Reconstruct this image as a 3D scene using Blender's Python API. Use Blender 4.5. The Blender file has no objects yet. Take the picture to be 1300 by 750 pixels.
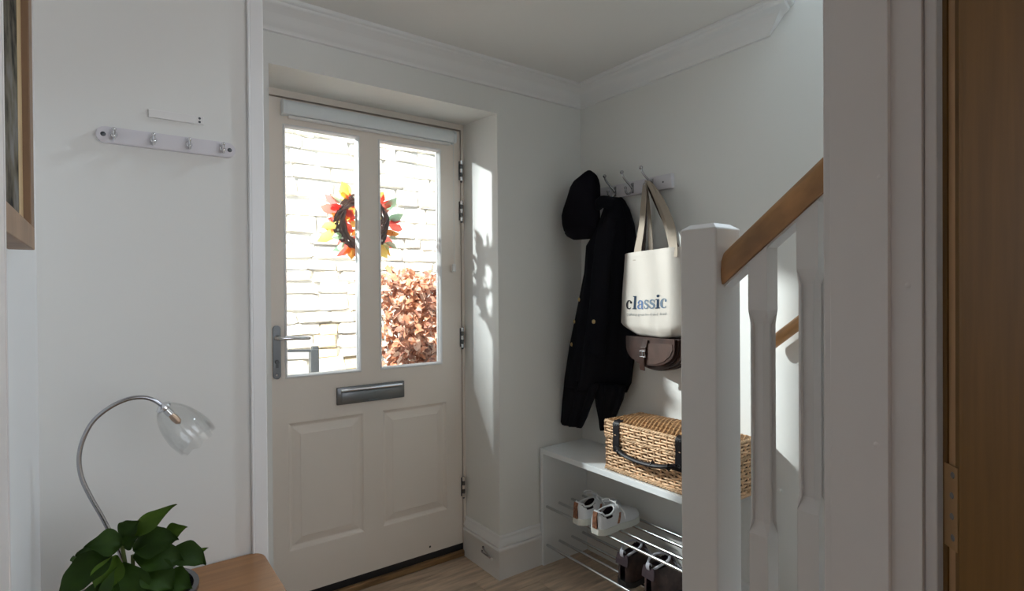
import bpy, bmesh, math, random
from mathutils import Vector, Matrix
R = random.Random(7)
SC = bpy.context.scene
COL = SC.collection
PI = math.pi

# ------------------------------------------------------------------ camera
cam = bpy.data.cameras.new('camera')
cam.sensor_width = 36.0
cam.lens = 710.37 / 1300 * 36.0
cam.clip_start = 0.02
camo = bpy.data.objects.new('camera', cam)
COL.objects.link(camo)
yaw, pitch, roll = math.radians(36.165), math.radians(-.4224), math.radians(-.4102)
f = Vector((math.sin(yaw)*math.cos(pitch), math.cos(yaw)*math.cos(pitch), math.sin(pitch)))
r = Vector((math.cos(yaw), -math.sin(yaw), 0)); u = r.cross(f)
r, u = r*math.cos(roll)+u*math.sin(roll), -r*math.sin(roll)+u*math.cos(roll)
mm = Matrix((r, u, -f)).transposed().to_4x4(); mm.translation = Vector((0, 0, 1.28))
camo.matrix_world = mm
SC.camera = camo
# ------------------------------------------------------------------ world, sun, outside lamp, added fill lamps, exposure
w = bpy.data.worlds.new('sky'); SC.world = w; w.use_nodes = True
bg = w.node_tree.nodes['Background']
bg.inputs[0].default_value = (.62, .78, 1, 1); bg.inputs[1].default_value = 1.3
def lamp(name, kind, loc, aim, energy, color, **kw):
    l = bpy.data.lights.new(name, kind); l.energy = energy; l.color = color
    for k, v in kw.items(): setattr(l, k, v)
    o = bpy.data.objects.new(name, l); COL.objects.link(o); o.location = loc
    o.rotation_euler = (Vector(aim)-Vector(loc)).to_track_quat('-Z', 'Y').to_euler()
    return o
lamp('sun', 'SUN', (0, 0, 6), (1.5, 1.5, 3.7), 15, (1, .97, .92), angle=.01)
lamp('porch_light', 'SPOT', (-.13, 3.13, 2.3), (1.60, .20, 1.0), 680, (.95, .99, 1), shadow_soft_size=.025, spot_size=1.2, spot_blend=1)
lamp('stairwell_fill', 'AREA', (2.50, .64, 3.2), (1.55, .66, 0.6), 92, (.74, .88, 1), shape='RECTANGLE', size=.75, size_y=.28)  # added fill lamp high in the closed stairwell, no rooflight modelled
lamp('back_room_fill', 'AREA', (1.30, -2.55, 1.62), (1.2, 2, 3.4), 12, (.98, .98, 1), spread=2.3, shape='RECTANGLE', size=1.5, size_y=1.2)  # added fill lamp at an assumed, unseen window, tilted up to dim lower walls
SC.view_settings.view_transform = 'Standard'; SC.view_settings.look = 'None'
SC.view_settings.gamma = 1; SC.view_settings.exposure = -.05; SC.view_settings.use_curve_mapping = False
SC.cycles.use_denoising = True
SC.cycles.max_bounces = 10; SC.cycles.diffuse_bounces = 7; SC.cycles.transparent_max_bounces = 16
SC.cycles.caustics_reflective = False; SC.cycles.caustics_refractive = False
SC.cycles.sample_clamp_indirect = 4

# ------------------------------------------------------------------ materials
def mat(name, col, rough=.5, metal=0, spec=.5, bump=None, var=None, sheen=0, trans=0):
    """principled material; bump=(scale,strength), var=(scale, amount, stretch xyz)"""
    m = bpy.data.materials.new(name); m.use_nodes = True
    nt = m.node_tree; b = nt.nodes['Principled BSDF']
    b.inputs['Base Color'].default_value = (*col, 1); b.inputs['Roughness'].default_value = rough
    b.inputs['Metallic'].default_value = metal; b.inputs['Specular IOR Level'].default_value = spec
    if sheen: b.inputs['Sheen Weight'].default_value = sheen
    tc = nt.nodes.new('ShaderNodeTexCoord')
    if bump:
        n = nt.nodes.new('ShaderNodeTexNoise'); n.inputs['Scale'].default_value = bump[0]; n.inputs['Detail'].default_value = 4
        nt.links.new(tc.outputs['Object'], n.inputs['Vector'])
        bp = nt.nodes.new('ShaderNodeBump'); bp.inputs['Strength'].default_value = bump[1]; bp.inputs['Distance'].default_value = .002
        nt.links.new(n.outputs['Fac'], bp.inputs['Height']); nt.links.new(bp.outputs['Normal'], b.inputs['Normal'])
    if var:
        mp = nt.nodes.new('ShaderNodeMapping'); mp.inputs['Scale'].default_value = var[2]
        oi = nt.nodes.new('ShaderNodeObjectInfo')
        ad = nt.nodes.new('ShaderNodeVectorMath'); ad.operation = 'ADD'
        mu = nt.nodes.new('ShaderNodeVectorMath'); mu.operation = 'SCALE'; mu.inputs['Scale'].default_value = 7
        cx = nt.nodes.new('ShaderNodeCombineXYZ')
        for k in range(3): nt.links.new(oi.outputs['Random'], cx.inputs[k])
        nt.links.new(cx.outputs[0], mu.inputs[0])
        nt.links.new(tc.outputs['Object'], ad.inputs[0]); nt.links.new(mu.outputs[0], ad.inputs[1])
        nt.links.new(ad.outputs[0], mp.inputs['Vector'])
        n = nt.nodes.new('ShaderNodeTexNoise'); n.inputs['Scale'].default_value = var[0]; n.inputs['Detail'].default_value = 5
        nt.links.new(mp.outputs[0], n.inputs['Vector'])
        rp = nt.nodes.new('ShaderNodeValToRGB')
        a = var[1]
        rp.color_ramp.elements[0].position = .3; rp.color_ramp.elements[1].position = .7
        rp.color_ramp.elements[0].color = (*[c*(1-a) for c in col], 1)
        rp.color_ramp.elements[1].color = (*[min(1, c*(1+a)) for c in col], 1)
        nt.links.new(n.outputs['Fac'], rp.inputs['Fac'])
        # a little tone change from piece to piece
        hv = nt.nodes.new('ShaderNodeHueSaturation')
        mr = nt.nodes.new('ShaderNodeMapRange'); mr.inputs['To Min'].default_value = 1-a*.7; mr.inputs['To Max'].default_value = 1+a*.7
        nt.links.new(oi.outputs['Random'], mr.inputs['Value']); nt.links.new(mr.outputs[0], hv.inputs['Value'])
        nt.links.new(rp.outputs['Color'], hv.inputs['Color']); nt.links.new(hv.outputs[0], b.inputs['Base Color'])
    if trans:
        td = nt.nodes.new('ShaderNodeBsdfTranslucent'); td.inputs[0].default_value = (*col, 1)
        mx = nt.nodes.new('ShaderNodeMixShader'); mx.inputs[0].default_value = trans
        nt.links.new(b.outputs[0], mx.inputs[1]); nt.links.new(td.outputs[0], mx.inputs[2])
        nt.links.new(mx.outputs[0], nt.nodes['Material Output'].inputs['Surface'])
    return m
def glassmat(name, tint, refl=1.0):
    m = bpy.data.materials.new(name); m.use_nodes = True; nt = m.node_tree
    nt.nodes.remove(nt.nodes['Principled BSDF'])
    t = nt.nodes.new('ShaderNodeBsdfTransparent'); t.inputs[0].default_value = (*tint, 1)
    g = nt.nodes.new('ShaderNodeBsdfGlossy'); g.inputs['Roughness'].default_value = .02
    fr = nt.nodes.new('ShaderNodeLayerWeight'); fr.inputs['Blend'].default_value = .5
    pw = nt.nodes.new('ShaderNodeMath'); pw.operation = 'POWER'; pw.inputs[1].default_value = 4
    ml = nt.nodes.new('ShaderNodeMath'); ml.operation = 'MULTIPLY_ADD'; ml.inputs[1].default_value = .7*refl; ml.inputs[2].default_value = .03*refl
    nt.links.new(fr.outputs['Facing'], pw.inputs[0])
    mx = nt.nodes.new('ShaderNodeMixShader')
    nt.links.new(pw.outputs[0], ml.inputs[0]); nt.links.new(ml.outputs[0], mx.inputs[0])
    nt.links.new(t.outputs[0], mx.inputs[1]); nt.links.new(g.outputs[0], mx.inputs[2])
    nt.links.new(mx.outputs[0], nt.nodes['Material Output'].inputs['Surface'])
    return m
M = dict(
    wall=mat('wall_paint', (.80, .80, .78), .75, bump=(60, .05)),
    ceil=mat('ceiling_paint', (.79, .78, .765), .85, bump=(40, .05)),
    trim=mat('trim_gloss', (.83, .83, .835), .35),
    jamb=mat('jamb_paint', (.70, .67, .66), .4, bump=(25, .06)),
    door=mat('door_cream_paint', (.86, .79, .725), .38, bump=(30, .03)),
    newel=mat('stair_white_paint', (.70, .68, .665), .35),
    bench=mat('bench_white_laminate', (.83, .86, .88), .4),
    hookmetal=mat('coat_hook_metal', (.42, .42, .44), .22, 1),
    rackwood=mat('rack_white_paint', (.70, .68, .72), .4),
    oak=mat('oak_handrail', (.42, .215, .085), .4, var=(9, .3, (14, 1.2, 1.2)), bump=(70, .05)),
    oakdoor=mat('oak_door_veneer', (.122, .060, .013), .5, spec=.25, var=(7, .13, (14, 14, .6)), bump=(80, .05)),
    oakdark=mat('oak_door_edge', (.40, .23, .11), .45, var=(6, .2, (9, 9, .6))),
    table=mat('oak_table', (.29, .135, .052), .36, var=(6, .16, (1.2, 14, 1)), bump=(60, .05)),
    frame=mat('picture_frame_wood', (.27, .16, .09), .5, var=(8, .25, (3, 3, 1)), bump=(60, .05)),
    gold=mat('gilt_slip', (.75, .55, .30), .4, .5),
    floor=mat('floor_oak_plank', (.60, .455, .335), .45, var=(5, .28, (1.3, 9, 1)), bump=(50, .06)),
    sill=mat('hardwood_sill', (.20, .115, .05), .4, var=(6, .4, (1, 10, 10))),
    black=mat('black_rubber', (.012, .012, .014), .5),
    chrome=mat('polished_chrome', (.78, .78, .80), .12, 1),
    steel=mat('satin_steel', (.20, .21, .22), .34, 1),
    rod=mat('chromed_rod', (.62, .64, .66), .20, 1),
    dark_steel=mat('dark_grey_metal', (.10, .11, .12), .4, .6),
    blind=mat('blind_white_plastic', (.76, .81, .84), .4),
    glass=glassmat('window_glass', (.97, .99, .98)),
    shade=glassmat('lamp_glass', (.965, .97, .97), 1.3),
    coat=mat('black_wool', (.006, .006, .009), .9, spec=.15, bump=(300, .3)),
    hat=mat('black_fur_felt', (.007, .006, .009), .95, spec=.1, bump=(200, .6)),
    gilt=mat('gilt_button', (.62, .46, .22), .3, 1),
    canvas=mat('tote_canvas', (.62, .575, .525), .9, spec=.1, bump=(400, .25)),
    strap=mat('tote_strap_canvas', (.40, .34, .28), .9, spec=.1, bump=(400, .25)),
    leather=mat('brown_leather', (.042, .017, .011), .42, bump=(90, .2), var=(20, .35, (1, 1, 1))),
    flap=mat('brown_suede_flap', (.075, .036, .025), .55, bump=(120, .2), var=(20, .2, (1, 1, 1))),
    strapblack=mat('black_leather_strap', (.013, .011, .014), .5, spec=.3, bump=(60, .1)),
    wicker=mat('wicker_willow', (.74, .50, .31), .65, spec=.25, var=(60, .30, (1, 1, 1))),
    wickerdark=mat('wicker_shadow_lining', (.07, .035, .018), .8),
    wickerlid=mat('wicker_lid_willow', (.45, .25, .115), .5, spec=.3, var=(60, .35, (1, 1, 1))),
    shoe=mat('white_shoe_leather', (.76, .77, .79), .5),
    sole=mat('off_white_rubber', (.74, .75, .70), .55),
    tan=mat('tan_heel_tab', (.28, .12, .065), .6, bump=(200, .5), var=(120, .4, (1, 1, 1))),
    lining=mat('shoe_lining', (.05, .03, .04), .9),
    boot=mat('boot_brown_nubuck', (.05, .028, .024), .75, bump=(150, .3), var=(30, .5, (1, 1, 1))),
    bootplum=mat('boot_plum_panel', (.045, .028, .036), .75, bump=(150, .3)),
    piping=mat('pale_piping', (.50, .50, .56), .7),
    leaf=mat('plant_leaf', (.020, .046, .004), .6, spec=.18, var=(30, .35, (1, 1, 1)), trans=.18),
    leaflight=mat('plant_leaf_young', (.055, .105, .008), .6, spec=.2, var=(30, .3, (1, 1, 1)), trans=.22),
    stem=mat('plant_stem', (.10, .13, .03), .6),
    soil=mat('potting_soil', (.012, .009, .007), .95, bump=(90, 1)),
    pot=mat('dark_pot_metal', (.16, .16, .17), .25, .9),
    stone=mat('limestone', (.80, .76, .68), .9, bump=(25, .8), var=(9, .18, (1, 1, 1))),
    stonewarm=mat('limestone_warm', (.74, .62, .42), .9, bump=(25, .8), var=(9, .2, (1, 1, 1))),
    mortar=mat('lime_mortar', (.62, .61, .59), .95, bump=(60, .6)),
    paving=mat('grey_paving', (.42, .41, .39), .9, bump=(20, .5)),
    beech1=mat('beech_leaf_copper', (.62, .29, .17), .38, trans=.3, var=(20, .25, (1, 1, 1))),
    beech2=mat('beech_leaf_pale', (.80, .55, .42), .35, trans=.3, var=(20, .2, (1, 1, 1))),
    beech3=mat('beech_leaf_dark', (.34, .15, .10), .55, trans=.2, var=(20, .3, (1, 1, 1))),
    vine=mat('vine_twig', (.17, .105, .10), .7, bump=(80, .5)),
    twig=mat('twig_brown', (.055, .035, .03), .8, bump=(80, .5)),
    red=mat('leaf_red', (.80, .13, .10), .5, trans=.75), orange=mat('leaf_orange', (.88, .42, .10), .5, trans=.75),
    yellow=mat('leaf_yellow', (.90, .70, .20), .5, trans=.75), green=mat('leaf_sage', (.36, .54, .36), .5, trans=.75),
    pink=mat('leaf_pink_red', (.80, .18, .16), .5, trans=.75),
    sage_pale=mat('leaf_pale_sage', (.50, .66, .50), .5, trans=.75), rose=mat('leaf_rose', (.80, .36, .30), .5, trans=.75),
    berry=mat('berry_white', (.85, .83, .80), .4),
    plastic=mat('white_plastic', (.80, .79, .78), .4),
    hole=mat('dark_recess', (.03, .03, .03), .8),
    ink=mat('print_navy', (.035, .055, .09), .8, spec=.1), ink2=mat('print_blue', (.13, .20, .36), .8, spec=.1),
    ink3=mat('print_slate', (.17, .22, .28), .8, spec=.1), inkdark=mat('print_black', (.02, .022, .028), .8, spec=.1),
    inkgrey=mat('print_grey', (.33, .34, .34), .8, spec=.1),
    cable=mat('bulb_holder_white', (.7, .65, .6), .4), bulb=mat('bulb_brass', (.5, .35, .25), .3, .6),
)
def picture_material():
    m = bpy.data.materials.new('landscape_print'); m.use_nodes = True; nt = m.node_tree; b = nt.nodes['Principled BSDF']
    tc = nt.nodes.new('ShaderNodeTexCoord'); n = nt.nodes.new('ShaderNodeTexNoise'); n.inputs['Scale'].default_value = 22; n.inputs['Detail'].default_value = 8
    rp = nt.nodes.new('ShaderNodeValToRGB'); e = rp.color_ramp.elements
    e[0].color = (.02, .018, .015, 1); e[0].position = .35; e[1].color = (.22, .21, .20, 1); e[1].position = .68
    x = e.new(.5); x.color = (.14, .12, .09, 1)
    nt.links.new(tc.outputs['Object'], n.inputs['Vector']); nt.links.new(n.outputs['Fac'], rp.inputs['Fac']); nt.links.new(rp.outputs[0], b.inputs['Base Color'])
    b.inputs['Roughness'].default_value = .9; b.inputs['Specular IOR Level'].default_value = .1
    return m
M['art'] = picture_material()

# ------------------------------------------------------------------ mesh helpers
class MB:
    def __init__(s): s.v = []; s.f = []; s.mi = []
    def add(s, vs, fs, mi=0):
        o = len(s.v); s.v += [tuple(p) for p in vs]; s.f += [tuple(i+o for i in q) for q in fs]; s.mi += [mi]*len(fs)
        return s
    def box(s, x0, x1, y0, y1, z0, z1, bev=0, mi=0):
        if bev <= 0:
            vs = [(x, y, z) for z in (z0, z1) for y in (y0, y1) for x in (x0, x1)]
            s.add(vs, [(0, 2, 3, 1), (4, 5, 7, 6), (0, 1, 5, 4), (2, 6, 7, 3), (0, 4, 6, 2), (1, 3, 7, 5)], mi)
        else:
            b = bmesh.new(); bmesh.ops.create_cube(b, size=1)
            for v in b.verts: v.co = Vector(((x0+x1)/2+v.co.x*(x1-x0), (y0+y1)/2+v.co.y*(y1-y0), (z0+z1)/2+v.co.z*(z1-z0)))
            bmesh.ops.bevel(b, geom=b.edges[:], offset=bev, segments=2, affect='EDGES', profile=.5)
            s.bm(b, mi)
        return s
    def bm(s, b, mi=0):
        b.verts.index_update()
        s.add([v.co[:] for v in b.verts], [[v.index for v in fc.verts] for fc in b.faces], mi); b.free(); return s
    def tube(s, pts, rad, n=8, cap=True, mi=0, closed=False, flat=None):
        pts = [Vector(p) for p in pts]; N = len(pts)
        rs = rad if isinstance(rad, (list, tuple)) else [rad]*N
        rings = []; up = None
        for i, p in enumerate(pts):
            if closed: t = pts[(i+1) % N]-pts[i-1]
            else: t = pts[min(i+1, N-1)]-pts[max(i-1, 0)]
            t.normalize()
            if up is None:
                up = Vector((0, 0, 1)) if abs(t.z) < .9 else Vector((1, 0, 0))
            a = t.cross(up).normalized(); bb = a.cross(t).normalized(); up = bb
            k = flat or 1
            rings.append([p+a*(math.cos(2*PI*j/n)*rs[i])+bb*(math.sin(2*PI*j/n)*rs[i]*k) for j in range(n)])
        vs = [q for rg in rings for q in rg]; fs = []
        for i in range(N if closed else N-1):
            i2 = (i+1) % N
            for j in range(n):
                fs.append((i*n+j, i*n+(j+1) % n, i2*n+(j+1) % n, i2*n+j))
        if cap and not closed:
            fs.append(tuple(range(n))[::-1]); fs.append(tuple((N-1)*n+j for j in range(n)))
        return s.add(vs, fs, mi)
    def ribbon(s, pts, wid, dirs, th=.002, mi=0):
        """flat strap: pts centre line, dirs width direction(s)"""
        pts = [Vector(p) for p in pts]; N = len(pts); vs = []; fs = []
        ws = wid if isinstance(wid, (list, tuple)) else [wid]*N
        for i, p in enumerate(pts):
            d = Vector(dirs[i] if isinstance(dirs, list) else dirs).normalized()
            t = (pts[min(i+1, N-1)]-pts[max(i-1, 0)]).normalized()
            nn = t.cross(d).normalized()*th/2; d = d*ws[i]/2
            vs += [p-d-nn, p+d-nn, p+d+nn, p-d+nn]
        for i in range(N-1):
            for j in range(4): fs.append((i*4+j, i*4+(j+1) % 4, i*4+4+(j+1) % 4, i*4+4+j))
        fs.append((3, 2, 1, 0)); k = (N-1)*4; fs.append((k, k+1, k+2, k+3))
        return s.add(vs, fs, mi)
    def lathe(s, prof, c, axis=(0, 0, 1), n=24, mi=0, cap=False):
        """prof: list of (radius, height along the axis)"""
        ax = Vector(axis).normalized(); a = ax.orthogonal().normalized(); b = ax.cross(a); c = Vector(c)
        vs = []; fs = []
        for rr, h in prof: vs += [c+ax*h+a*(rr*math.cos(2*PI*j/n))+b*(rr*math.sin(2*PI*j/n)) for j in range(n)]
        for i in range(len(prof)-1):
            for j in range(n): fs.append((i*n+j, i*n+(j+1) % n, (i+1)*n+(j+1) % n, (i+1)*n+j))
        if cap:
            fs.append(tuple(range(n))[::-1]); k = (len(prof)-1)*n; fs.append(tuple(k+j for j in range(n)))
        return s.add(vs, fs, mi)
    def prism(s, poly, fn, t0, t1, mi=0):
        """poly: 2-D outline, fn(a,b,t)->xyz"""
        n = len(poly); vs = [fn(a, b, t0) for a, b in poly]+[fn(a, b, t1) for a, b in poly]
        fs = [tuple(range(n))[::-1], tuple(range(n, 2*n))]+[(i, (i+1) % n, n+(i+1) % n, n+i) for i in range(n)]
        return s.add(vs, fs, mi)
    def rings(s, x0, x1, z0, z1, prof, cap=True, mi=0, flip=False):
        """nested rectangles in an XZ plane: prof list of (inset, y)"""
        vs = []; fs = []
        for i, y in prof: vs += [(x0+i, y, z0+i), (x1-i, y, z0+i), (x1-i, y, z1-i), (x0+i, y, z1-i)]
        for k in range(len(prof)-1):
            for j in range(4): fs.append((k*4+j, k*4+(j+1) % 4, k*4+4+(j+1) % 4, k*4+4+j))
        if cap: k = (len(prof)-1)*4; fs.append((k, k+1, k+2, k+3))
        return s.add(vs, fs, mi)
    def sweep(s, prof, path, mi=0):
        """moulding profile (offset to the right of the path, z) along a 2-D path with mitres"""
        P = [Vector(p) for p in path]; N = len(P); m = len(prof); vs = []; fs = []
        def nr(a, b): d = (b-a).normalized(); return Vector((d.y, -d.x))
        for i in range(N):
            if i == 0: o = nr(P[0], P[1])
            elif i == N-1: o = nr(P[-2], P[-1])
            else:
                a = nr(P[i-1], P[i]); b = nr(P[i], P[i+1]); o = (a+b)/(1+a.dot(b))
            vs += [(P[i].x+o.x*d, P[i].y+o.y*d, z) for d, z in prof]
        for i in range(N-1):
            for j in range(m-1): fs.append((i*m+j, i*m+j+1, (i+1)*m+j+1, (i+1)*m+j))
        fs.append(tuple(range(m))); fs.append(tuple((N-1)*m+j for j in range(m))[::-1])
        return s.add(vs, fs, mi)
    def ball(s, c, rx, ry=None, rz=None, seg=10, mi=0):
        b = bmesh.new(); bmesh.ops.create_uvsphere(b, u_segments=seg, v_segments=max(4, seg*2//3), radius=1)
        for v in b.verts: v.co = Vector((c[0]+v.co.x*rx, c[1]+v.co.y*(ry or rx), c[2]+v.co.z*(rz or rx)))
        return s.bm(b, mi)

def rootloc(o):
    p = Vector((0, 0, 0))
    while o is not None: p += o.location; o = o.parent
    return p
def ob(name, mb, m, parent=None, smooth=False, kind=None, label=None, fix=True):
    me = bpy.data.meshes.new(name)
    off = rootloc(parent)
    me.from_pydata([tuple(Vector(v)-off) for v in mb.v], [], mb.f)
    ms = m if isinstance(m, (list, tuple)) else [m]
    for x in ms: me.materials.append(x)
    for p, i in zip(me.polygons, mb.mi): p.material_index = i
    if fix:
        b = bmesh.new(); b.from_mesh(me); bmesh.ops.recalc_face_normals(b, faces=b.faces[:]); b.to_mesh(me); b.free()
    if smooth:
        me.polygons.foreach_set('use_smooth', [True]*len(me.polygons))
        if smooth != 'all':
            try: me.set_sharp_from_angle(angle=math.radians(smooth if smooth is not True else 40))
            except Exception: pass
    me.update()
    o = bpy.data.objects.new(name, me); COL.objects.link(o)
    if parent is not None: o.parent = parent
    if kind: o['kind'] = kind
    if label: o['label'] = label
    return o
def tag(o, label, cat=None, group=None, kind=None):
    o['label'] = label
    if cat: o['category'] = cat
    if group: o['group'] = group
    if kind: o['kind'] = kind
    return o
def thing(name, loc, label, cat, group=None, kind=None):
    o = bpy.data.objects.new(name, None); COL.objects.link(o); o.location = loc; o.empty_display_size = .05
    return tag(o, label, cat, group, kind)
def dup(root, loc, rotz, label, scale=None):
    q = root.copy(); COL.objects.link(q); q.location = loc; q.rotation_euler = (0, 0, rotz); q['label'] = label
    if scale: q.scale = scale
    for ch in list(root.children):
        c = ch.copy(); COL.objects.link(c); c.parent = q
        for g in list(ch.children):
            d = g.copy(); COL.objects.link(d); d.parent = c
    return q
def sub(o, lv=1):
    m = o.modifiers.new('sub', 'SUBSURF'); m.levels = lv; m.render_levels = lv
def structure(name, mb, m, label=None, smooth=False, parent=None):
    o = ob(name, mb, m, parent, smooth); o['kind'] = 'structure'
    if label: o['label'] = label
    return o
def lerp(a, b, t): return a+(b-a)*t
def interp(tab, x):
    if x <= tab[0][0]: return tab[0][1]
    for (a, b), (c, d) in zip(tab, tab[1:]):
        if x <= c: return lerp(b, d, (x-a)/(c-a))
    return tab[-1][1]

# ================================================================== the setting
XW, YF, YD, XR, ZC = 1.925, 2.046, 2.335, 1.420, 2.268
YH, XH = 1.25, .2715            # wall with the key rack, its free end
structure('wall_front', MB().box(.20, .467, YF, 2.40, 0, 2.45).box(XR, XW, YF, 2.40, 0, 2.45)
          .add([(.467, YF, 2.45), (XR, YF, 2.45), (XR, YF, 2.07), (.467, YF, 2.07), (.467, 2.40, 2.45), (XR, 2.40, 2.45), (XR, 2.40, 2.092), (.467, 2.40, 2.092)],
               [(0, 3, 2, 1), (4, 5, 6, 7), (3, 7, 6, 2), (0, 1, 5, 4)]).box(-1.6, .20, 2.1, 2.40, 0, 2.45).box(XW, 4.2, 2.1, 2.40, 0, 2.45), M['wall'])
structure('wall_right', MB().box(XW, 2.05, .80, 2.40, 0, 4.0).box(2.05, 3.1, .80, .92, 0, 4.0).box(3.0, 3.1, .40, .80, 0, 4.0), M['wall'])
structure('wall_left', MB().box(-.20, XH-.004, YH, 2.1, 0, ZC+.1), M['wall'])
structure('wall_left_near', MB().box(-.25, -.091, .318, YH, 0, ZC+.1).box(-1.6, -.08, .318, .452, 0, ZC+.1).box(-1.7, -1.6, -2.72, .452, 0, ZC+.1), M['trim'])  # lighter trim paint on this wall stands in for light falling on it
structure('wall_back', MB().box(-1.7, .54, -2.72, -2.6, 0, 2.4).box(2.06, 2.3, -2.72, -2.6, 0, 2.4).box(.54, 2.06, -2.72, -2.6, 0, 1.01).box(.54, 2.06, -2.72, -2.6, 2.23, 2.4), M['wall'])
structure('wall_right_near', MB().box(1.012, 3.1, .318, .452, 0, 4.0).box(2.2, 2.3, -2.6, .318, 0, 2.4), M['wall'])
structure('ceiling', MB().box(-1.7, 1.0, -2.72, 2.1, ZC, 2.45).box(1.0, XW, 1.0, 2.1, ZC, 2.45).box(1.0, 2.3, -2.72, .455, ZC, 2.45), M['ceil'])
structure('wall_stairwell', MB().box(.90, 1.0, .40, 1.1, 2.45, 4.0).box(1.0, XW, 1.0, 1.1, 2.45, 4.0).box(.9, 3.1, .40, 1.1, 4.0, 4.1), M['wall'])
# floor: oak planks laid one by one
fl = structure('floor', MB().box(-1.7, 3.1, -2.72, 2.40, -.12, -.022), M['black'])
pl_mesh = {}
y = -2.7; row = 0; npl = 0
while y < 2.33:
    wd = .165; x = -1.7-(row*0.53 % 1.2)
    while x < 2.1:
        ln = R.choice((.9, 1.15, 1.4)); x1 = min(x+ln, 2.06)
        y1 = min(y+wd, 2.345)
        if x1 > -1.69 and x1-max(x, -1.7) > .05 and not (x1 < -.2 and y > .5):
            x0 = max(x, -1.7)
            p = ob('plank', MB().box(x0+.0008, x1-.0008, y+.0008, y1-.0008, -.022, R.uniform(-.0006, 0), .0012), M['floor'], fl)
        x += ln
    y += wd; row += 1
# cornice
cp = [(0, 2.178), (.010, 2.180), (.012, 2.188), (.018, 2.193), (.026, 2.200), (.034, 2.209), (.046, 2.224), (.058, 2.236), (.070, 2.243), (.076, 2.247), (.077, 2.254), (.086, 2.256), (.090, 2.262), (.090, ZC+.002), (0, ZC+.002)]
structure('trim_1', MB().sweep(cp, [(.21, YF), (XW, YF), (XW, 1.075), (XW+.12, 1.112)]), M['trim'], 'white moulded cornice running around the entrance ceiling', smooth=50)
# baseboards
bp = [(0, .190), (.005, .190), (.009, .186), (.010, .180), (.005, .177), (.006, .172), (.012, .163), (.016, .152), (.017, .146), (.010, .143), (.010, .139), (.018, .136), (.020, .131), (.020, .126), (.018, .123), (.018, 0), (0, 0)]
structure('baseboard_front', MB().sweep(bp, [(XR, YD-.004), (XR, YF), (1.645, YF)]), M['trim'], 'white moulded skirting board around the door reveal corner', smooth=40)
structure('baseboard_right', MB().sweep(bp, [(XW, 1.218), (XW, .80)]), M['trim'], smooth=40)
structure('baseboard_left', MB().sweep(bp, [(-.091, YH), (.235, YH)]), M['trim'], smooth=40)
# architrave on the free end of the left wall
structure('trim_2', MB().box(.247, .2735, YH-.008, YH+.02, 0, ZC, .002).box(.243, .2475, YH-.010, YH+.01, 0, ZC, .0015).box(XH-.006, XH+.001, YH-.004, YH+.10, 0, ZC), M['trim'], 'white architrave strip at the free end of left wall')
# right door lining, stop, architraves
jb = thing('trim_3', (0, 0, 0), 'white painted door lining at the right of the picture', None, kind='structure')
ob('lining', MB().box(.992, 1.013, .3148, .440, 0, 2.2, .001), M['jamb'], jb)
ob('door_stop', MB().box(.980, .993, .3555, .441, 0, 2.2, .0012), M['jamb'], jb)
ob('architrave', MB().box(.986, 1.065, .441, .4545, 0, 2.25, .002), M['jamb'], jb)
ob('architrave', MB().box(1.000, 1.075, .298, .3145, 0, 2.25, .002), M['jamb'], jb)
for z, yy in ((1.455, .3665), (1.285, .333), (1.035, .372)):
    ob('screw_cap', MB().lathe([(0, .0008), (.003, .0008), (.0042, 0)], (.980 if yy > .3555 else .992, yy, z), (-1, 0, 0), 12), M['jamb'], jb, True)

jl = thing('trim_5', (0, 0, 0), 'white painted door lining at the left edge of the picture', None, kind='structure')
ob('lining', MB().box(-.085, -.0475, .3148, .452, 0, 2.2, .001), M['jamb'], jl)
ob('architrave', MB().box(-.12, -.0475, .298, .3145, 0, 2.25, .002).box(-.0905, -.0470, .4515, .456, 0, 2.25), M['jamb'], jl)
# ------------------------------------------------------------------ front door
D = thing('door_1', (0.5, YD, 0), 'cream painted front door with two glass panes above two panels', None, kind='structure')
dl, dr, db, dt = .505, 1.4005, .061, 2.0545
lf = MB()
lf.box(dl, .585, YD, YD+.05, .757, dt, .0).box(1.293, dr, YD, YD+.05, .757, dt, .0).box(dl, .593, YD, YD+.05, db, .757).box(1.316, dr, YD, YD+.05, db, .757)
lf.box(.585, 1.293, YD, YD+.05, 1.952, dt).box(.585, 1.293, YD, YD+.05, .757, .940).box(.593, 1.316, YD, YD+.05, db, .243)
lf.box(.896, .985, YD, YD+.05, .940, 1.952).box(.905, .993, YD, YD+.05, .243, .757)
ob('leaf', lf, M['door'], D)
for x0, x1 in ((.585, .896), (.985, 1.293)):
    ob('glazing_bead', MB().rings(x0, x1, .940, 1.952, [(-.004, YD+.002), (0, YD-.004), (.004, YD-.005), (.009, YD+.004), (.009, YD+.012)], False), M['trim'], D)
    ob('glass_pane', MB().box(x0+.005, x1-.005, YD+.013, YD+.017, .945, 1.947), M['glass'], D)
    ob('outer_bead', MB().rings(x0, x1, .940, 1.952, [(.009, YD+.018), (.009, YD+.03), (0, YD+.05)], False), M['trim'], D)
for x0, x1 in ((.593, .905), (.993, 1.316)):
    ob('panel', MB().rings(x0, x1, .243, .757, [(-.0005, YD-.0005), (.003, YD+.001), (.006, YD+.006), (.013, YD+.011), (.017, YD+.012), (.046, YD+.003), (.049, YD+.0015)]), M['door'], D)
lb = ob('letterbox', MB().box(.788, 1.094, YD-.012, YD+.002, .807, .880, .003), M['steel'], D, 30, label='brushed chrome letterbox')
ob('flap', MB().box(.806, 1.078, YD-.017, YD-.011, .814, .858, .002), M['steel'], lb, 30)
ob('hinge_bar', MB().tube([(.803, YD-.014, .866), (1.081, YD-.014, .866)], .0065, 10), M['chrome'], lb, 30)
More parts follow.
